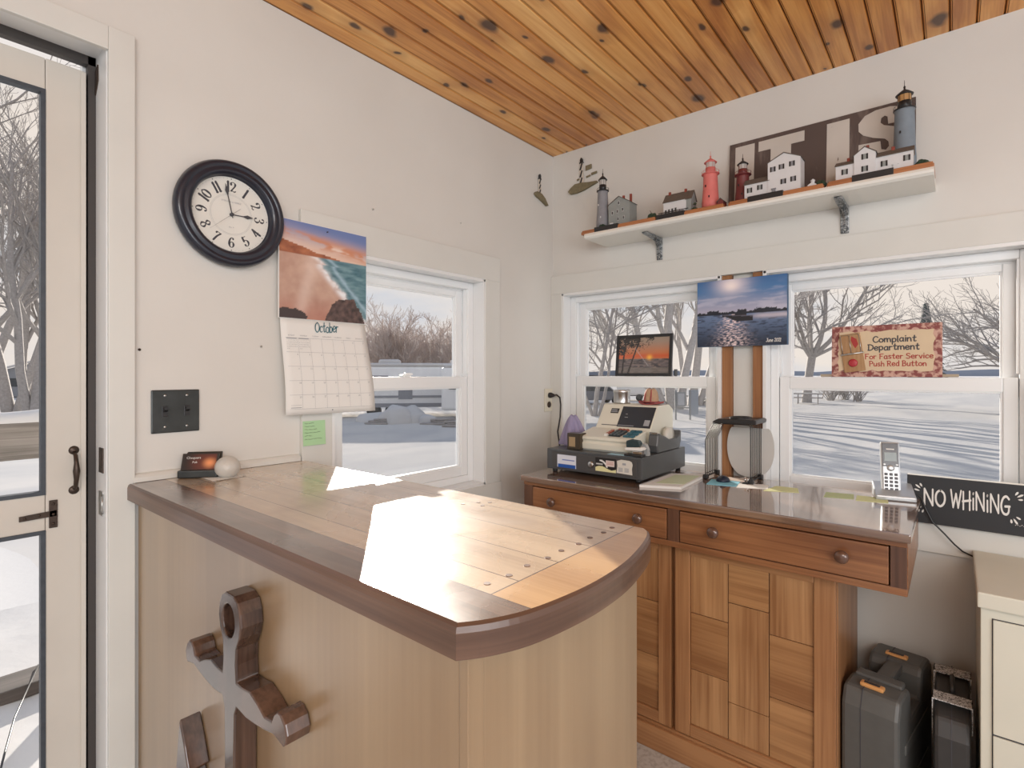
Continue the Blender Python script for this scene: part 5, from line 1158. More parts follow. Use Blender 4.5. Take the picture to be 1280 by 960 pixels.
mb = MB(); mb.prism([(.872, 1.1535), (1.030, 1.1535), (1.034, 1.158), (1.034, 1.168), (1.026, 1.172), (.892, 1.170), (.872, 1.158)], -.160, -.018, 'y'); build('plastic_top', mb, 'black', wr, bev=.003)
mb = MB(); mb.tube([(.958 + .036 * math.cos(t), -.09 + .045 * math.sin(t), 1.173) for t in [i * math.pi / 12 for i in range(24)]], .004, 8, closed=True); build('top_ring', mb, 'black', wr)
mb = MB(); pts = [(.968 + (.098 if math.cos(t) > 0 else .090) * math.cos(t) * (abs(math.cos(t)) ** -.25 if abs(math.cos(t)) > .05 else 1) * .95, 1.050 + .118 * math.sin(t)) for t in [i * math.pi / 24 for i in range(48)]]
pts = [(x, min(max(z, .9315), 1.128)) for x, z in pts]
mb.prism(pts, -.0145, -.0085, 'y'); mb.v = [(x, y + .008 * 0, z) for x, y, z in mb.v]
solo('round_white_board', mb, mat('pale grey board', (.60, .585, .56), .5, var=.04, scale=30), 'round-sided pale board leaning on the window post behind the wire rack', 'board', (.968, -.0115, .9315))
mo = thing('computer_mouse', 'small dark computer mouse lying on the blue note', 'mouse', (.92, -.178, .9335)); mb = MB(); bm = bmesh.new(); bmesh.ops.create_icosphere(bm, subdivisions=3, radius=1)
for v in bm.verts: v.co = Vector((.917 + v.co.x * .025, -.170 + v.co.y * .030, .9335 + max(0, v.co.z) * .021))
mb.smooth = True; mb.bm(bm); build('mouse_shell', mb, mat('dark navy plastic', (.015, .02, .04), .3), mo); mb = MB(); mb.tube([(.917, -.198, .947), (.917, -.180, .955)], .003, 6); build('scroll_wheel', mb, 'black', mo)
def note(name, label, pts, m_, z=ZD, cat='note', th_=.0012):
    mb = MB(); sheet(mb, pts, z, z + th_); return solo(name, mb, m_, label, cat, (pts[0][0], pts[0][1], z))
note('blue_note', 'light blue note on the desk in front of the wire rack', [(.885, -.26), (.985, -.235), (.97, -.135), (.868, -.155)], 'bluep')
note('white_paper', 'pair of overlapping white paper slips right of the blue note', [(.990, -.250), (1.085, -.205), (1.07, -.125), (.976, -.17)], 'paper')
note('pink_slip', 'pale pinkish slip of paper behind the mouse', [(.885, -.13), (1.0, -.128), (.99, -.06), (.88, -.07)], mat('pinkish paper', (.62, .52, .45), .8))
note('yellow_note', 'pale yellow note farther right on the desk top', [(1.08, -.245), (1.185, -.20), (1.165, -.125), (1.095, -.13)], 'yellow')
note('green_note', 'pale green note left of the phone', [(1.262, -.215), (1.345, -.19), (1.335, -.11), (1.255, -.13)], mat('pale green note', (.48, .55, .30), .8))
note('green_note', 'yellow green note in front of the phone base', [(1.352, -.205), (1.438, -.185), (1.43, -.112), (1.345, -.12)], 'yellow')
bc = thing('binder_clip', 'small black and silver clip by the foot of the wire rack', 'clip', (1.0, -.16, ZD + .0013)); mb = MB(); mb.prism([(.985, ZD + .0013), (1.008, ZD + .0013), (1.006, .940), (.990, .938)], -.172, -.155, 'y'); build('clip_body', mb, 'black', bc)
mb = MB(); mb.tube([(.997, -.163, .939), (.996, -.163, .956), (1.006, -.163, .958), (1.006, -.163, .940)], .0024, 6); build('clip_loop', mb, 'chrome', bc)
# phone
ph = thing('cordless_phone', 'silver cordless phone upright in its charging base at the desk end', 'phone', (1.42, -.09, ZD))
Q = Matrix.Translation((1.444, -.088, ZD)) @ Matrix.Rotation(R(12), 4, 'Z') @ Matrix.Scale(1.1, 4)
def xfm(mb, q): mb.v = [tuple(q @ Vector(v)) for v in mb.v]; return mb
M['silver'] = mat('silver plastic', (.50, .52, .54), .3, .4)
mb = MB(); mb.prism([(-.046, 0.0), (.045, 0.0), (.045, .040), (.038, .044), (-.046, .014)], -.050, .050, 'x'); build('charging_base', xfm(mb, Q), 'silver', ph, bev=.004)
H2 = Q @ Matrix.Translation((-.006, -.012, .014)) @ Matrix.Rotation(R(-14), 4, 'X')
mb = MB(); mb.box(-.0245, .0245, -.001, .022, 0, .158, .006); hd = build('handset', xfm(mb, H2), 'silver', ph)
mb = MB(); mb.box(-.0205, .0205, -.0022, 0, .082, .153, .0008); sc_ = build('screen_panel', xfm(mb, H2), mat('dark blue panel', (.03, .04, .06), .2), hd)
mb = MB(); mb.box(-.0155, .0155, -.0030, -.002, .098, .125, .0004); build('lcd', xfm(mb, H2), mat('grey lcd', (.22, .28, .30), .25), sc_)
mb = MB(); mb.box(-.010, .010, -.0028, -.002, .133, .1365); build('maker_mark', xfm(mb, H2), 'paper', sc_)
mb = MB(); mb.lathe([(.010, 0), (.010, -.003), (.004, -.0045), (.001, -.004)], (0, 0, .078), 'y', 20); build('nav_button', xfm(mb, H2), 'silver', hd)
M['keyg'] = mat('dark grey key', (.08, .085, .10), .4)
for r_ in range(5):
    for c_ in range(3): mb = MB(); mb.box(-.0165 + c_ * .0125, -.0080 + c_ * .0125, -.0032, 0, .010 + r_ * .0112, .0180 + r_ * .0112, .0012); build('number_key', xfm(mb, H2), 'keyg', hd)
for s_ in (-1, 1): mb = MB(); mb.box(s_ * .0155 - .003, s_ * .0155 + .003, -.0032, -.001, .086, .090, .0005); build('soft_key', xfm(mb, H2), 'silver', hd)
mb = MB(); mb.tube([tuple(p) for p in [(1.462, -.048, .945), (1.500, -.040, .950), (1.517, -.048, .935), (1.526, -.052, .905), (1.545, -.052, .862), (1.575, -.052, .83), (1.600, -.050, .80), (1.620, -.035, .778), (1.642, -.0205, .765), (1.670, -.0205, .755), (1.70, -.0205, .74)]], .0026, 8)
solo('phone_cord', mb, 'black', 'thin dark phone cord hanging in front of the NO WHINING board', 'cord', (1.462, -.048, .945))
# ================================================================== RIGHT OF THE DESK
dd_ = thing('cream_dresser', 'cream painted cupboard with a thick top at the right edge of the room', 'dresser', (2.0, -.22, 0))
mb = MB(); mb.box(1.645, 2.35, -.445, -.022, .745, .785, .004); build('dresser_top', mb, 'cabw', dd_)
mb = MB(); mb.box(1.652, 2.342, -.425, -.025, .0, .745, .002); build('dresser_body', mb, 'cabw', dd_)
for x0, x1 in ((1.676, 1.995), (2.0, 2.32)):
    for z0, z1 in ((.425, .716), (.06, .420)):
        mb = MB(); mb.box(x0, x1, -.432, -.4255, z0, z1, .002); p_ = build('dresser_door', mb, 'cabw', dd_)
        mb = MB(); kx = x1 - .05 if x0 < 1.9 else x0 + .05; mb.lathe([(.006, -.432), (.005, -.44), (.013, -.447), (.012, -.456), (.001, -.459)], (kx, 0, z1 - .08), 'y', 16); build('door_knob', mb, 'cabw', p_)
mb = MB(); mb.box(1.674, 2.322, -.4262, -.4252, .058, .718); build('painted_gap_shade', mb, 'ink', dd_)  # dark sheet behind the doors, shade of the gaps put in as colour
# tool cases
n0_ = len(bpy.data.objects)
tc_ = thing('grey_tool_case', 'grey plastic tool case with orange latches standing on end beside the desk', 'tool case', (1.41, -.22, 0))
def wedge(mb, x0, x1, y0, y1, z0, z1, ch=.03, b=.008):
    mb.prism([(y0, z0), (y1, z0), (y1, z1 - ch), (y1 - ch, z1), (y0 + ch, z1), (y0, z1 - ch)], x0, x1, 'x', b); return mb
cxa, cxm, cxb = 1.338, 1.407, 1.482
def shell(root, pr, a, b, m_, bv, seam):
    mb = MB(); mb.prism(pr, a, b, 'x'); build('case_shell', mb, m_, root, bev=bv)
    cy_ = sum(p[0] for p in pr) / len(pr); zt_ = max(p[1] for p in pr)
    n_ = len(pr); g_ = inset_poly(pr, -.0009) ; area_ = sum(pr[i][0] * pr[(i + 1) % n_][1] - pr[(i + 1) % n_][0] * pr[i][1] for i in range(n_))
    if area_ < 0: g_ = inset_poly(pr, .0009)
    g_ = [(p[0], max(p[1], .001)) for p in g_]
    mb = MB(); mb.prism(g_, seam - .0011, seam + .0011, 'x'); build('seam', mb, 'ink', root)
shell(tc_, [(-.425, .0), (-.425, .370), (-.405, .418), (-.345, .424), (-.300, .418), (-.290, .400), (-.285, .330), (-.170, .330), (-.165, .400), (-.150, .424), (-.060, .424), (-.030, .405), (-.022, .36), (-.022, 0)], cxa, cxb, 'case', .011, cxm - .018)
mb = MB(); mb.box(cxa + .050, cxb - .050, -.345, -.10, .392, .418, .008); build('carry_handle', mb, 'case', tc_)
mb = MB(); mb.box(cxa + .012, cxb - .012, -.335, -.297, .415, .432, .006); build('handle_mount', mb, 'case', tc_)
for y in (-.378, -.118):
    mb = MB(); mb.box(cxm - .030, cxm + .030, y - .012, y + .012, .419, .431, .005); la = build('latch', mb, 'orange', tc_)
    mb = MB(); mb.box(cxm - .021, cxm + .019, y - .006, y + .006, .4302, .4322, .001); build('latch_slot', mb, 'caseb', la)
for z in (.12, .25): mb = MB(); mb.box(cxa - .003, cxa + .02, -.36, -.08, z, z + .03, .004); mb.box(cxb - .02, cxb + .003, -.36, -.08, z, z + .03, .004); build('side_rib', mb, 'case', tc_)
tc_.rotation_euler.z = R(-9); tc_.location.x += .032
bk = thing('black_tool_case', 'narrow black case tied with grey patterned straps beside the dresser', 'case', (1.598, -.24, 0))
shell(bk, [(-.405, 0), (-.405, .36), (-.385, .405), (-.315, .425), (-.16, .425), (-.10, .43), (-.08, .40), (-.075, 0)], 1.556, 1.634, 'caseb', .010, 1.594)
def strapmat():
    m, t, b = new('grey patterned strap'); g = G(t); tc = g.n('ShaderNodeTexCoord').outputs['Object']; n = g.noise(tc, 120, 2, 2.5)
    g.l(g.ramp(n, (.44, (.12, .12, .12)), (.50, (.68, .67, .66))), b.inputs['Base Color']); b.inputs['Roughness'].default_value = .8; return m
M['strap'] = strapmat()
for y in (-.325, -.150):
    mb = MB(); x0, x1, zt = 1.551, 1.639, .4315; th_ = .0022
    zz = .434 if y < -.2 else .436
    mb.box(x0, x1, y - .026, y + .026, zz - .003, zz); mb.box(x0, x0 + th_, y - .024, y + .024, .33, zz); mb.box(x1 - th_, x1, y - .024, y + .024, .36, zz)
    build('strap', mb, 'strap', bk)
mb = MB(); mb.tube([(1.595, -.28, .43), (1.595, -.27, .448), (1.595, -.21, .448), (1.595, -.20, .43)], .006, 8); build('carry_handle', mb, 'caseb', bk)
# ================================================================== OUTDOORS
ZG = -.90
def snow_mat():
    m, t, b = new('packed snow'); g = G(t); tc = g.n('ShaderNodeTexCoord').outputs['Object']
    n1 = g.noise(tc, .35, 4, .6, (1, .35, 1)); n2 = g.noise(tc, 3, 5, .4, (1, .3, 1)); n3 = g.noise(tc, 26, 4)
    g.l(g.ramp(n1, (.38, (.50, .49, .485)), (.62, (.61, .58, .55))), b.inputs['Base Color']); b.inputs['Roughness'].default_value = .75
    h = g.m('MULTIPLY_ADD', n1, 2.2, g.m('MULTIPLY_ADD', n2, .5, g.m('MULTIPLY', n3, .03))); g.bump(h, b, .13, .16); b.inputs['IOR'].default_value = 1.0; return m
M['snow'] = snow_mat()
M['freshsnow'] = mat('fresh snow', (.58, .565, .555), .7, bump=.3, scale=14, spec=.0)
mb = MB(); mb.smooth = True
def gh(x, y): return ZG + .10 * fbm(x * .07, y * .07, 3, 3) * min(1, (abs(x) + abs(y)) / 10) + .05 * fbm(x * .5, y * .18, 5, 3)
xs = [-260, -180, -130, -95] + [-75 + 1.6 * i for i in range(52)] + [12, 18, 28, 45, 70, 120, 200]
ys = [-40, -25] + [-14 + 1.3 * i for i in range(60)] + [66, 72, 80, 92, 110, 140, 190, 260]
mb.add([(x, y, gh(x, y) if abs(x) < 120 and y < 120 else ZG) for y in ys for x in xs], [(j * len(xs) + i, j * len(xs) + i + 1, (j + 1) * len(xs) + i + 1, (j + 1) * len(xs) + i) for j in range(len(ys) - 1) for i in range(len(xs) - 1)])
o = build('snow_ground', mb, 'snow', None); tag(o, 'snow covered ground outside the windows', 'ground', kind='structure')
mb = MB(); mb.box(-900, 900, 262, 1400, ZG - .2, ZG - .05); mb.box(-1400, -262, -300, 1400, ZG - .2, ZG - .05); o = build('frozen_lake', mb, 'freshsnow', None); tag(o, 'pale frozen lake beyond the snow', 'lake', kind='structure')
M['far'] = mat('far blue grey shore', (.30, .34, .42), .9)
mb = MB(); rnd = random.Random(2); pts = [(-700, ZG)] + [(-700 + i * 14, ZG + 4.5 + 2.2 * fbm(i * .21, .5) + rnd.uniform(0, .8)) for i in range(101)] + [(700, ZG)]
mb.prism(pts, 640, 660, 'y'); tag(build('far_shore', mb, 'far'), 'blue grey wooded shore far across the lake', 'shore', kind='structure')
M['bark'] = mat('grey brown bark', (.36, .335, .32), .9, var=.35, scale=9, bump=.3)
M['barkl'] = mat('pale grey bark', (.48, .45, .43), .9, var=.3, scale=9, bump=.3)
M['twig'] = mat('pinkish frosted twigs', (.58, .49, .44), .9)
def perp(d, rnd):
    a = Vector((rnd.uniform(-1, 1), rnd.uniform(-1, 1), rnd.uniform(-1, 1))); a = a - d * a.dot(d); return a.normalized() if a.length > 1e-4 else d.orthogonal().normalized()
def branch(mb, p, d, L, r, lv, mx, rnd, kids, spread, trop, sh=.62, rmin=.006):
    n_ = 5 if lv < 2 else 3; pts = [p.copy()]; rs = [r]; seg = L / n_; q = p.copy(); dd = d.copy(); dirs = [dd.copy()]
    for i in range(n_):
        dd = (dd + perp(dd, rnd) * (.10 + .07 * lv) + Vector((0, 0, trop * (.06 + .06 * lv)))).normalized(); q = q + dd * seg
        pts.append(q.copy()); rs.append(max(rmin, r * (1 - .62 * (i + 1) / n_))); dirs.append(dd.copy())
    mb.tube(pts, rs, 7 if lv == 0 else (5 if lv == 1 else (4 if lv == 2 else 3)), cap=False)
    if lv >= mx: return
    k = kids[min(lv, len(kids) - 1)]
    for i in range(k):
        t = (.28 if lv == 0 else .15) + (.72 if lv == 0 else .85) * (i + rnd.random() * .7) / k; j = min(n_ - 1, int(t * n_)); f = t * n_ - j; pp = pts[j].lerp(pts[j + 1], min(1, f)); rr = rs[j] * (1 - f) + rs[j + 1] * f
        a = R(rnd.uniform(*spread)); nd = (dirs[j] * math.cos(a) + perp(dirs[j], rnd) * math.sin(a)).normalized()
        if nd.z < -.2 and trop > 0: nd.z *= -.3
        branch(mb, pp, nd, L * sh * rnd.uniform(.75, 1.15) * (1 - .35 * t), rr * .62, lv + 1, mx, rnd, kids, spread, trop, sh, rmin)
RV_ = Vector((.7703, .6377, 0))
def tree(name, label, x, y, stems, seed, mx=3, kids=(6, 5, 4, 3), spread=(25, 55), trop=1., m_='bark', group=None, sh=.62, rmin=.008, cat='tree'):
    """stems: (sideways lean, height, radius, base shift)"""
    rnd = random.Random(seed); mb = MB()
    for lean_, h_, r_, sh_ in stems:
        d = (Vector((0, 0, 1)) + RV_ * lean_ + Vector((rnd.uniform(-.08, .08), rnd.uniform(-.08, .08), 0))).normalized()
        branch(mb, Vector((0, 0, -.2)) + RV_ * sh_, d, h_, r_, 0, mx, rnd, kids, spread, trop, sh, rmin)
    o = build(name, mb, m_, recalc=False); o.location = (x, y, ZG); return tag(o, label, cat, group)
tree('bare_tree', 'bare grey multi-trunked tree behind the sunset photo, trunks fanning out', -12.0, 29.9, [(-.62, 11, .20, -.6), (-.36, 13, .26, -.4), (-.10, 14, .34, 0), (.22, 13, .28, .4)], 3, 4, (7, 5, 4, 2), m_='barkl', rmin=.012)
tree('bare_tree', 'bare grey tree with leaning limbs just left of the boat canvas', -12.6, 34.6, [(.04, 14, .32, 0), (.30, 12, .24, .5), (.62, 9, .22, .8), (-.16, 12, .2, -.5)], 11, 4, (7, 5, 4, 2), m_='barkl', rmin=.012)
tree('bare_tree', 'thin-branched bare tree at the left side of the register window', -13.2, 22.5, [(.05, 7.5, .14, 0), (.38, 6.5, .10, .2), (-.3, 6, .1, 0)], 21, 4, (8, 6, 4, 2), (30, 70), .25, 'bark', rmin=.010)
tree('bare_tree', 'bare spreading tree seen left of the complaint sign', -7.36, 44.8, [(.0, 12.5, .34, 0)], 32, 0, (1,), m_='bark') if False else None
rnd = random.Random(77); mb = MB()
mb.tube([(0, 0, -.2), (.05, 0, .5), (.15, .1, 2.0), (.35, .2, 3.6)], [.42, .34, .30, .30], 8, cap=False)
for d, L_, r_, z_ in ((RV_ * -.55, 7.5, .17, 3.4), (RV_ * -.95, 6.0, .13, 3.3), (RV_ * .05, 9, .22, 3.5), (RV_ * .42, 8, .22, 3.4), (RV_ * .95, 8.5, .20, 3.5), (RV_ * 1.7 + Vector((0, 0, -.1)), 7.5, .14, 3.5), (Vector((.2, -.5, 0)), 6, .13, 3.5)):
    branch(mb, Vector((.35, .2, z_)), (d + Vector((0, 0, 1))).normalized(), L_, r_, 1, 4, rnd, (6, 7, 5, 3), (25, 60), .35, .62, .012)
o = build('bare_tree', mb, 'bark', recalc=False); o.location = (-7.36, 44.8, ZG); tag(o, 'bare spreading tree seen left of the complaint sign', 'tree')
rnd = random.Random(5); mb = MB(); mb.tube([(0, 0, -.2), (0, 0, 1.0), (.1, 0, 2.2)], [.42, .34, .28], 8, cap=False)
for k in range(11):
    a = k * 2.4; branch(mb, Vector((.1, 0, 1.6 + .08 * k)), Vector((math.cos(a) * .9, math.sin(a) * .9, .55 + .06 * (k % 4))).normalized(), 5.6, .12, 1, 4, rnd, (7, 8, 6, 3), (20, 50), .12, .60, .009)
o = build('bare_tree', mb, 'bark', recalc=False); o.location = (4.7, 36.7, ZG); tag(o, 'dense round-crowned bare tree at the right side of the phone window', 'tree')
# distant belt of bare trees beyond the trailer
protos = []
for s_ in range(4):
    t_ = tree('bare_tree', 'bare tree in the belt of trees beyond the snow covered trailer', -40, 34, [(.04 * (s_ - 1.5), 5.8 + .5 * s_, .12, 0), (.25 - .1 * s_, 5.0, .09, .3), (-.3 + .1 * s_, 4.8, .08, -.3)], 100 + s_, 3, (9, 6, 4), (25, 60), .8, 'twig', 'tree belt beyond the trailer', .55, .016); protos.append(t_)
rnd = random.Random(9)
used = 0
for k in range(44):
    px_ = 395 + k * 6.2 + rnd.uniform(-2, 2); dpt = 62 + rnd.uniform(-4, 7)
    a = (px_ - 640) / 668; d = Vector((-.6377 + a * .7703, .7703 + a * .6377, 0)) * dpt; p = Vector((CAM[0], CAM[1], 0)) + d
    o = protos[k] if k < 4 else protos[k % 4].copy()
    if k >= 4: COL.objects.link(o)
    o.location = (p.x, p.y, ZG); o.rotation_euler.z = rnd.uniform(0, 6.28); s_ = rnd.uniform(.9, 1.3); o.scale = (s_, s_, s_ * rnd.uniform(.9, 1.08))
    o['label'] = 'bare tree in the belt of trees beyond the snow covered trailer'; o['category'] = 'tree'; o['group'] = 'tree belt beyond the trailer'
# trees seen through the door
for i, (px_, dpt, st_) in enumerate(((12, 30, [(-.05, 15, .34, 0), (.18, 14, .22, .3)]), (44, 27, [(.02, 15, .30, 0), (-.16, 13, .22, -.3)]), (30, 38, [(.0, 15, .3, 0), (.2, 13, .2, .2)]), (-25, 33, [(.08, 15, .3, 0)]), (62, 40, [(.0, 15, .28, 0)]))):
    a = (px_ - 640) / 668; p = Vector((CAM[0], CAM[1], 0)) + Vector((-.6377 + a * .7703, .7703 + a * .6377, 0)) * dpt
    tree('bare_tree', ('tall bare tree at the left edge of the door glass, nearest the frame edge', 'tall bare tree beside the right edge of the door glass', 'slimmer bare tree between the two big trees behind the door', 'bare tree half hidden beyond the left edge of the door', 'far bare tree behind the door stile')[i],
         p.x, p.y, st_, 50 + i, 4, (9, 5, 4, 2), (20, 50), .8, 'bark', rmin=.012)
# twiggy bushes at the shore
for i, (px_, dpt) in enumerate(((1038, 45), (1056, 46), (1072, 43))):
    a = (px_ - 640) / 668; p = Vector((CAM[0], CAM[1], 0)) + Vector((-.6377 + a * .7703, .7703 + a * .6377, 0)) * dpt
    rnd = random.Random(70 + i); mb = MB()
    for k in range(26):
        aa = rnd.uniform(0, 6.28); branch(mb, Vector((rnd.uniform(-.3, .3), rnd.uniform(-.3, .3), 0)), Vector((math.cos(aa) * .55, math.sin(aa) * .55, 1)).normalized(), rnd.uniform(1.5, 2.2), .03, 2, 3, rnd, (3, 3, 3), (15, 35), .3, .6, .014)
    o = build('bare_bush', mb, 'bark', recalc=False); o.location = (p.x, p.y, ZG); tag(o, ('small twiggy bush just right of the spreading tree', 'middle twiggy bush below the complaint sign', 'largest twiggy bush below the complaint sign')[i], 'bush')
# far evergreen
mb = MB(); rnd = random.Random(3)
mb.tube([(0, 0, 0), (0, 0, 14)], [.25, .04], 6)
for k in range(150):
    z_ = 1.5 + 12 * (k / 150); r_ = (14.2 - z_) * .24; a = k * 2.39996
    mb.tube([(0, 0, z_ + .1), (r_ * .6 * math.cos(a), r_ * .6 * math.sin(a), z_ - .1), (r_ * math.cos(a), r_ * math.sin(a), z_ - .5)], [.2, .3, .03], 5)
o = build('evergreen_tree', mb, mat('dark evergreen', (.06, .075, .075), .9), recalc=False); o.location = (-1.9 + .0, 106, ZG); tag(o, 'dark evergreen tree rising behind the complaint sign', 'tree')
# ---- trailer
def place(px_, dpt, zz=ZG):
    a = (px_ - 640) / 668; p = Vector((CAM[0], CAM[1], 0)) + Vector((-.6377 + a * .7703, .7703 + a * .6377, 0)) * dpt; return (p.x, p.y, zz)
M['rvw'] = mat('trailer siding', (.82, .82, .82), .5, var=.06, scale=3)
M['rvs'] = mat('trailer stripe', (.26, .27, .30), .5); M['dkglass'] = mat('dark trailer glass', (.04, .05, .06), .1)
rv = thing('travel_trailer', 'long white camper trailer with a snow covered roof outside the left window', 'trailer', place(508, 27), R(48))
def rvb(nm, m_, *bx, par=rv, bev=0):
    mb = MB()
    for q in bx: mb.box(*q)
    return build(nm, mb, m_, par, local=True, bev=bev)
rvb('trailer_body', 'rvw', (-7, 5.2, 0, 2.4, .55, 2.62), bev=.12); rvb('roof_snow', 'freshsnow', (-6.9, 5.1, -.03, 2.4, 2.60, 2.78), bev=.08)
rvb('body_stripe', 'rvs', (-6.9, 5.1, -.02, .01, 1.02, 1.14)); rvb('lower_skirt', 'rvs', (-6.8, 5.0, -.015, .01, .55, .75))
for x0, x1, z0, z1 in ((-5.8, -4.6, 1.6, 2.2), (-2.2, -.9, 1.75, 2.15), (3.4, 4.6, 1.5, 2.1), (.2, 1.0, 1.7, 2.1)): fr2 = rvb('trailer_window', 'rvs', (x0, x1, -.03, .02, z0, z1)); rvb('window_glass', 'dkglass', (x0 + .05, x1 - .05, -.04, -.02, z0 + .05, z1 - .05), par=fr2)
d_ = rvb('trailer_door', 'rvw', (1.9, 2.55, -.04, .02, .7, 2.35)); rvb('door_glass', 'dkglass', (2.0, 2.45, -.05, -.03, .95, 2.2), par=d_)
rvb('service_hatch', 'rvs', (-.4, .3, -.03, .02, .95, 1.45)); rvb('slide_out', 'rvw', (-4.2, -2.6, -.55, .05, .8, 2.3), bev=.04)
for x in (-.9, 2.8): mb = MB(); mb.box(x - .55, x + .55, .7, 1.6, 2.7, 2.98); build('roof_unit', mb, 'freshsnow', rv, local=True, bev=.1)
for x in (-1.6, -.7): mb = MB(); mb.lathe([(.1, .02), (.36, .04), (.36, .26), (.1, .28)], (x, 0, .36), 'y', 20); build('wheel', mb, 'black', rv, local=True)
mb = MB(); mb.tube([(5.2, 1.2, .6), (6.3, 1.2, .55)], .06, 6); mb.tube([(6.2, 1.2, .55), (6.2, 1.2, 0)], .05, 6); build('tow_bar', mb, 'black', rv, local=True)
r2 = thing('travel_trailer', 'second pale camper trailer with steps, right of the long one', 'trailer', place(592, 25), R(30))
mb = MB(); mb.box(-1.6, 5, 0, 2.4, .5, 2.55); build('trailer_body', mb, 'rvw', r2, local=True, bev=.12); mb = MB(); mb.box(-1.5, 4.9, 0, 2.4, 2.53, 2.7); build('roof_snow', mb, 'freshsnow', r2, local=True, bev=.08)
for x0 in (-1.2, .4): mb = MB(); mb.box(x0, x0 + .8, -.03, .02, 1.5, 2.1); build('trailer_window', mb, 'dkglass', r2, local=True)
# snow heaps and logs by the trailer
for i, (px_, dpt, r_, h_) in enumerate(((497, 24, .85, .55), (514, 24.3, .7, .5), (535, 24, .5, .3), (470, 25, 1.0, .3))):
    bm = bmesh.new(); bmesh.ops.create_icosphere(bm, subdivisions=3, radius=1)
    for v in bm.verts: k_ = 1 + .2 * noise.noise(v.co * 1.7 + Vector((i, 0, 0))); v.co = Vector((v.co.x * r_ * k_, v.co.y * r_ * k_, max(-.1, v.co.z * h_ * 1.6 * k_)))
    mb = MB(); mb.smooth = True; mb.bm(bm); o = build('snow_heap', mb, 'freshsnow'); o.location = place(px_, dpt, ZG - .05); tag(o, ('rounded snow heap left of centre before the long trailer', 'rounded snow heap right beside the first one', 'small low snow heap before the trailer door', 'broad low snow heap at the calendar side')[i], 'snow heap')
for i, (px_, dpt) in enumerate(((478, 23.6), (548, 23.5), (570, 22.6))):
    rnd = random.Random(90 + i); mb = MB()
    for k in range(9): z_ = .05 + .09 * (k // 4); a = rnd.uniform(-.3, .3); y_ = (k % 4) * .2; mb.tube([(-.5 + a, y_ - .3, z_), (.5 + a, y_ - .3 + a, z_ + .03)], .05, 7)
    o = build('log_pile', mb, 'bark', recalc=False); o.location = place(px_, dpt); o.rotation_euler.z = R(40); tag(o, ('dark pile of logs in the snow near the calendar edge', 'dark log pile before the trailer steps', 'dark log pile nearest the window frame')[i], 'logs')
# utility pedestal, posts, benches, car
M['util'] = mat('grey utility metal', (.30, .31, .32), .5, .3)
ut = thing('utility_pedestal', 'grey electric pedestal with a panel box on two posts outside the register window', 'utility box', place(853, 26), R(35))
for x in (-.32, .36): mb = MB(); mb.box(x - .04, x + .04, -.04, .04, 0, 1.45); build('pedestal_post', mb, 'util', ut, local=True)
mb = MB(); mb.box(-.3, .12, -.14, .04, .65, 1.35); pb = build('panel_box', mb, 'util', ut, local=True, bev=.01); mb = MB(); mb.box(-.24, .06, -.155, -.135, .72, 1.28); build('panel_cover', mb, mat('pale cover', (.45, .46, .48), .5), pb, local=True)
mb = MB(); mb.box(-.36, .4, -.03, .03, .55, .62); build('cross_rail', mb, 'util', ut, local=True); mb = MB(); mb.box(.3, .75, -.02, .02, .25, 1.45); build('side_panel', mb, mat('blue grey board', (.32, .35, .39), .6), ut, local=True)
def bench(px_, dpt, rz, label):
    b_ = thing('picnic_table', label, 'picnic table', place(px_, dpt), rz); mb = MB(); mb.box(-.95, .95, -.38, .38, .70, .75); build('table_top', mb, 'bark', b_, local=True)
    mb = MB(); mb.box(-.93, .93, -.36, .36, .75, .80); build('snow_cover', mb, 'freshsnow', b_, local=True)
    for s_ in (-1, 1): mb = MB(); mb.box(-.95, .95, s_ * .7 - .12, s_ * .7 + .12, .42, .46); build('bench_seat', mb, 'bark', b_, local=True)
    for x in (-.65, .65): mb = MB(); mb.prism([(-.75, 0), (-.65, 0), (-.25, .7), (.25, .7), (.65, 0), (.75, 0), (.35, .72), (-.35, .72)], x - .03, x + .03, 'x'); mb.box(x - .03, x + .03, -.75, .75, .38, .43); build('table_legs', mb, 'bark', b_, local=True)
bench(1010, 40, R(10), 'snow topped picnic table at the foot of the spreading tree'); bench(1042, 47, R(30), 'picnic table beside the shore bushes'); bench(880, 38, R(20), 'picnic table between the grey pedestal and the window post')
bench(1128, 66, R(60), 'distant picnic table below the complaint sign, left one'); bench(1166, 68, R(5), 'distant picnic table below the complaint sign, right one'); bench(1105, 72, R(80), 'farthest tiny picnic table below the complaint sign')
car = thing('parked_car', 'grey blue parked car with snow on its roof left of the cash register', 'car', place(744, 40), R(55))
mb = MB(); mb.prism([(-2.1, .3), (2.1, .3), (2.15, .75), (1.3, .9), (.7, 1.38), (-1.2, 1.42), (-1.95, .95), (-2.15, .8)], -.85, .85, 'y'); build('car_body', mb, mat('grey blue car paint', (.16, .17, .20), .3), car, local=True, bev=.06)
mb = MB(); mb.prism([(-1.1, 1.42), (.65, 1.38), (.6, 1.5), (-1.0, 1.53)], -.75, .75, 'y'); build('roof_snow', mb, 'freshsnow', car, local=True, bev=.03)
mb = MB(); mb.prism([(-1.6, .98), (1.05, .95), (.62, 1.32), (-1.1, 1.36)], -.87, .87, 'y'); build('side_windows', mb, 'dkglass', car, local=True)
for x in (-1.3, 1.3):
    for y in (-.8, .8): mb = MB(); mb.lathe([(.05, -.1), (.32, -.1), (.32, .1), (.05, .1)], (x, y, .32), 'y', 16); build('wheel', mb, 'black', car, local=True)
sp_ = thing('boat_trailer', 'snow covered boat on a trailer beyond the toy hat', 'boat', place(812, 44), R(25))
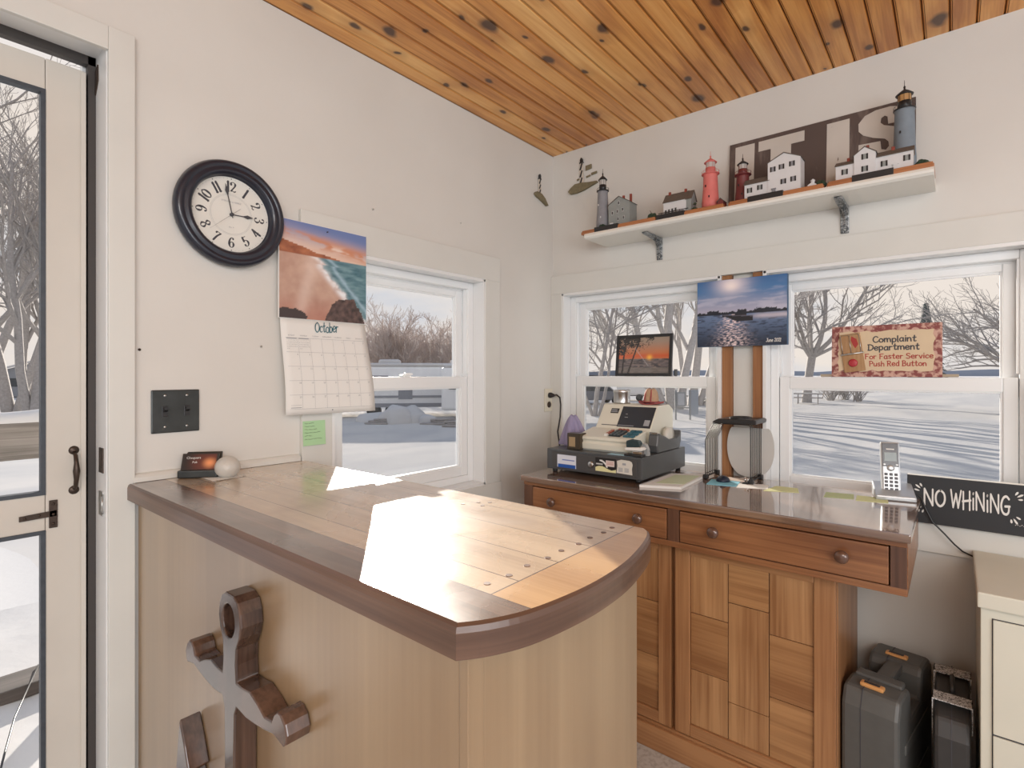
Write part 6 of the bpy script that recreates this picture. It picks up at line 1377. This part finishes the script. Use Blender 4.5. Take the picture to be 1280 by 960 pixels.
mb = MB(); mb.prism([(-2.6, .55), (1.6, .5), (2.9, 1.25), (-2.6, 1.25)], -1, 1, 'y'); build('hull', mb, 'rvw', sp_, local=True, bev=.1); mb = MB(); mb.prism([(-2.5, 1.25), (2.7, 1.25), (.6, 1.75), (-2.0, 1.6)], -.95, .95, 'y'); build('snow_cover', mb, 'freshsnow', sp_, local=True, bev=.08)
mb = MB(); mb.box(-2.4, 3.6, -.06, .06, .38, .48); build('trailer_frame', mb, 'util', sp_, local=True)
for s_ in (-1, 1): mb = MB(); mb.lathe([(.05, -.09), (.28, -.09), (.28, .09), (.05, .09)], (-.8, s_ * 1.0, .29), 'y', 16); build('wheel', mb, 'black', sp_, local=True)
# small grey cabin seen through the door
cbn = thing('grey_cabin', 'low grey cabin far beyond the porch rail seen through the door', 'cabin', place(38, 52), R(85))
mb = MB(); mb.prism([(-3, 0), (3, 0), (3, 2.2), (0, 3.2), (-3, 2.2)], 0, 4, 'y'); build('cabin_walls', mb, mat('cabin siding', (.28, .29, .31), .7), cbn, local=True)
mb = MB(); mb.prism([(-3.3, 2.15), (0, 3.3), (3.3, 2.15), (3.3, 2.35), (0, 3.5), (-3.3, 2.35)], -.3, 4.3, 'y'); build('snowy_roof', mb, 'freshsnow', cbn, local=True)
for x in (-1.8, .9): mb = MB(); mb.box(x, x + .9, -.05, .02, 1.0, 1.8); build('cabin_window', mb, 'dkglass', cbn, local=True)
# ---- porch beyond the door
M['weath'] = wood('weathered timber', (.13, .115, .10), (.28, .25, .23), 'y', .8)
M['dtimb'] = wood('dark timber', (.045, .035, .03), (.10, .08, .07), 'y', .7)
mb = MB(); mb.smooth = True; nx, ny = 14, 26
def ph_(x, y): return -.16 + .03 * fbm(x * 3, y * 3, 2)
mb.add([(-.16 - 2.9 * i / nx, -4.3 + 3.0 * j / ny, ph_(-.16 - 2.9 * i / nx, -4.3 + 3.0 * j / ny)) for j in range(ny + 1) for i in range(nx + 1)], [(j * (nx + 1) + i, j * (nx + 1) + i + 1, (j + 1) * (nx + 1) + i + 1, (j + 1) * (nx + 1) + i) for j in range(ny) for i in range(nx)])
mb.smooth = False; mb.box(-3.05, -.145, -4.3, -1.3, -.9, -.21)
tag(build('porch_deck', mb, 'freshsnow'), 'snow covered porch deck outside the door', 'porch', kind='structure')
mb = MB(); mb.box(-1.95, -1.90, -4.3, -1.32, .925, 1.112, .004); tag(build('porch_rail', mb, 'weath'), 'weathered porch rail board with snow on top', 'rail', kind='structure')
pr_ = thing('porch_rail_post', 'dark post at the end of the porch rail', 'post', (-1.925, -1.36, -.16)); mb = MB(); mb.box(-1.97, -1.88, -1.40, -1.32, -.16, .922); build('post', mb, 'weath', pr_)
mb = MB(); mb.smooth = True; n_ = 40; vs = []
for j in range(n_ + 1):
    y = -4.3 + 2.98 * j / n_; h_ = .055 + .03 * fbm(y * 2.3, 1.)
    for i in range(9): a = math.pi * i / 8; vs.append((-1.925 + .075 * math.cos(a), y, 1.112 + (h_ * math.sin(a) if 0 < i < 8 else -.004)))
mb.add(vs, [(j * 9 + i, j * 9 + i + 1, (j + 1) * 9 + i + 1, (j + 1) * 9 + i) for j in range(n_) for i in range(8)])
tag(build('snow_ridge', mb, 'freshsnow'), 'ridge of snow lying on the porch rail', 'snow', kind='structure')
mb = MB(); mb.box(-1.93, -1.74, -4.3, -1.3, -.17, -.11, .006); solo('dark_timber', mb, 'dtimb', 'dark timber lying across the snowy porch deck beyond the door', 'timber', (-1.84, -2.8, -.17))
mb = MB(); mb.tube([(-1.9, -1.72, -.10), (-1.5, -1.86, -.13), (-1.25, -1.92, -.13), (-.9, -2.0, -.13)], .004, 6); solo('thin_black_cable', mb, 'black', 'thin black cable lying on the snowy deck beyond the door', 'cable', (-1.4, -1.9, -.13))
# snow bank between porch and yard
mb = MB(); mb.smooth = True; nx, ny = 20, 24
mb.add([(-3.0 - 7 * i / nx, -7 + 6 * j / ny, ZG + .55 * math.sin(math.pi * min(1, (i / nx) * 1.0)) ** .7 * (.85 + .3 * fbm(i * .3, j * .3, 1)) * sm(1, .6, j / ny)) for j in range(ny + 1) for i in range(nx + 1)], [(j * (nx + 1) + i, j * (nx + 1) + i + 1, (j + 1) * (nx + 1) + i + 1, (j + 1) * (nx + 1) + i) for j in range(ny) for i in range(nx)])
tag(build('snow_bank', mb, 'freshsnow'), 'ploughed snow bank beyond the porch', 'snow', kind='structure')
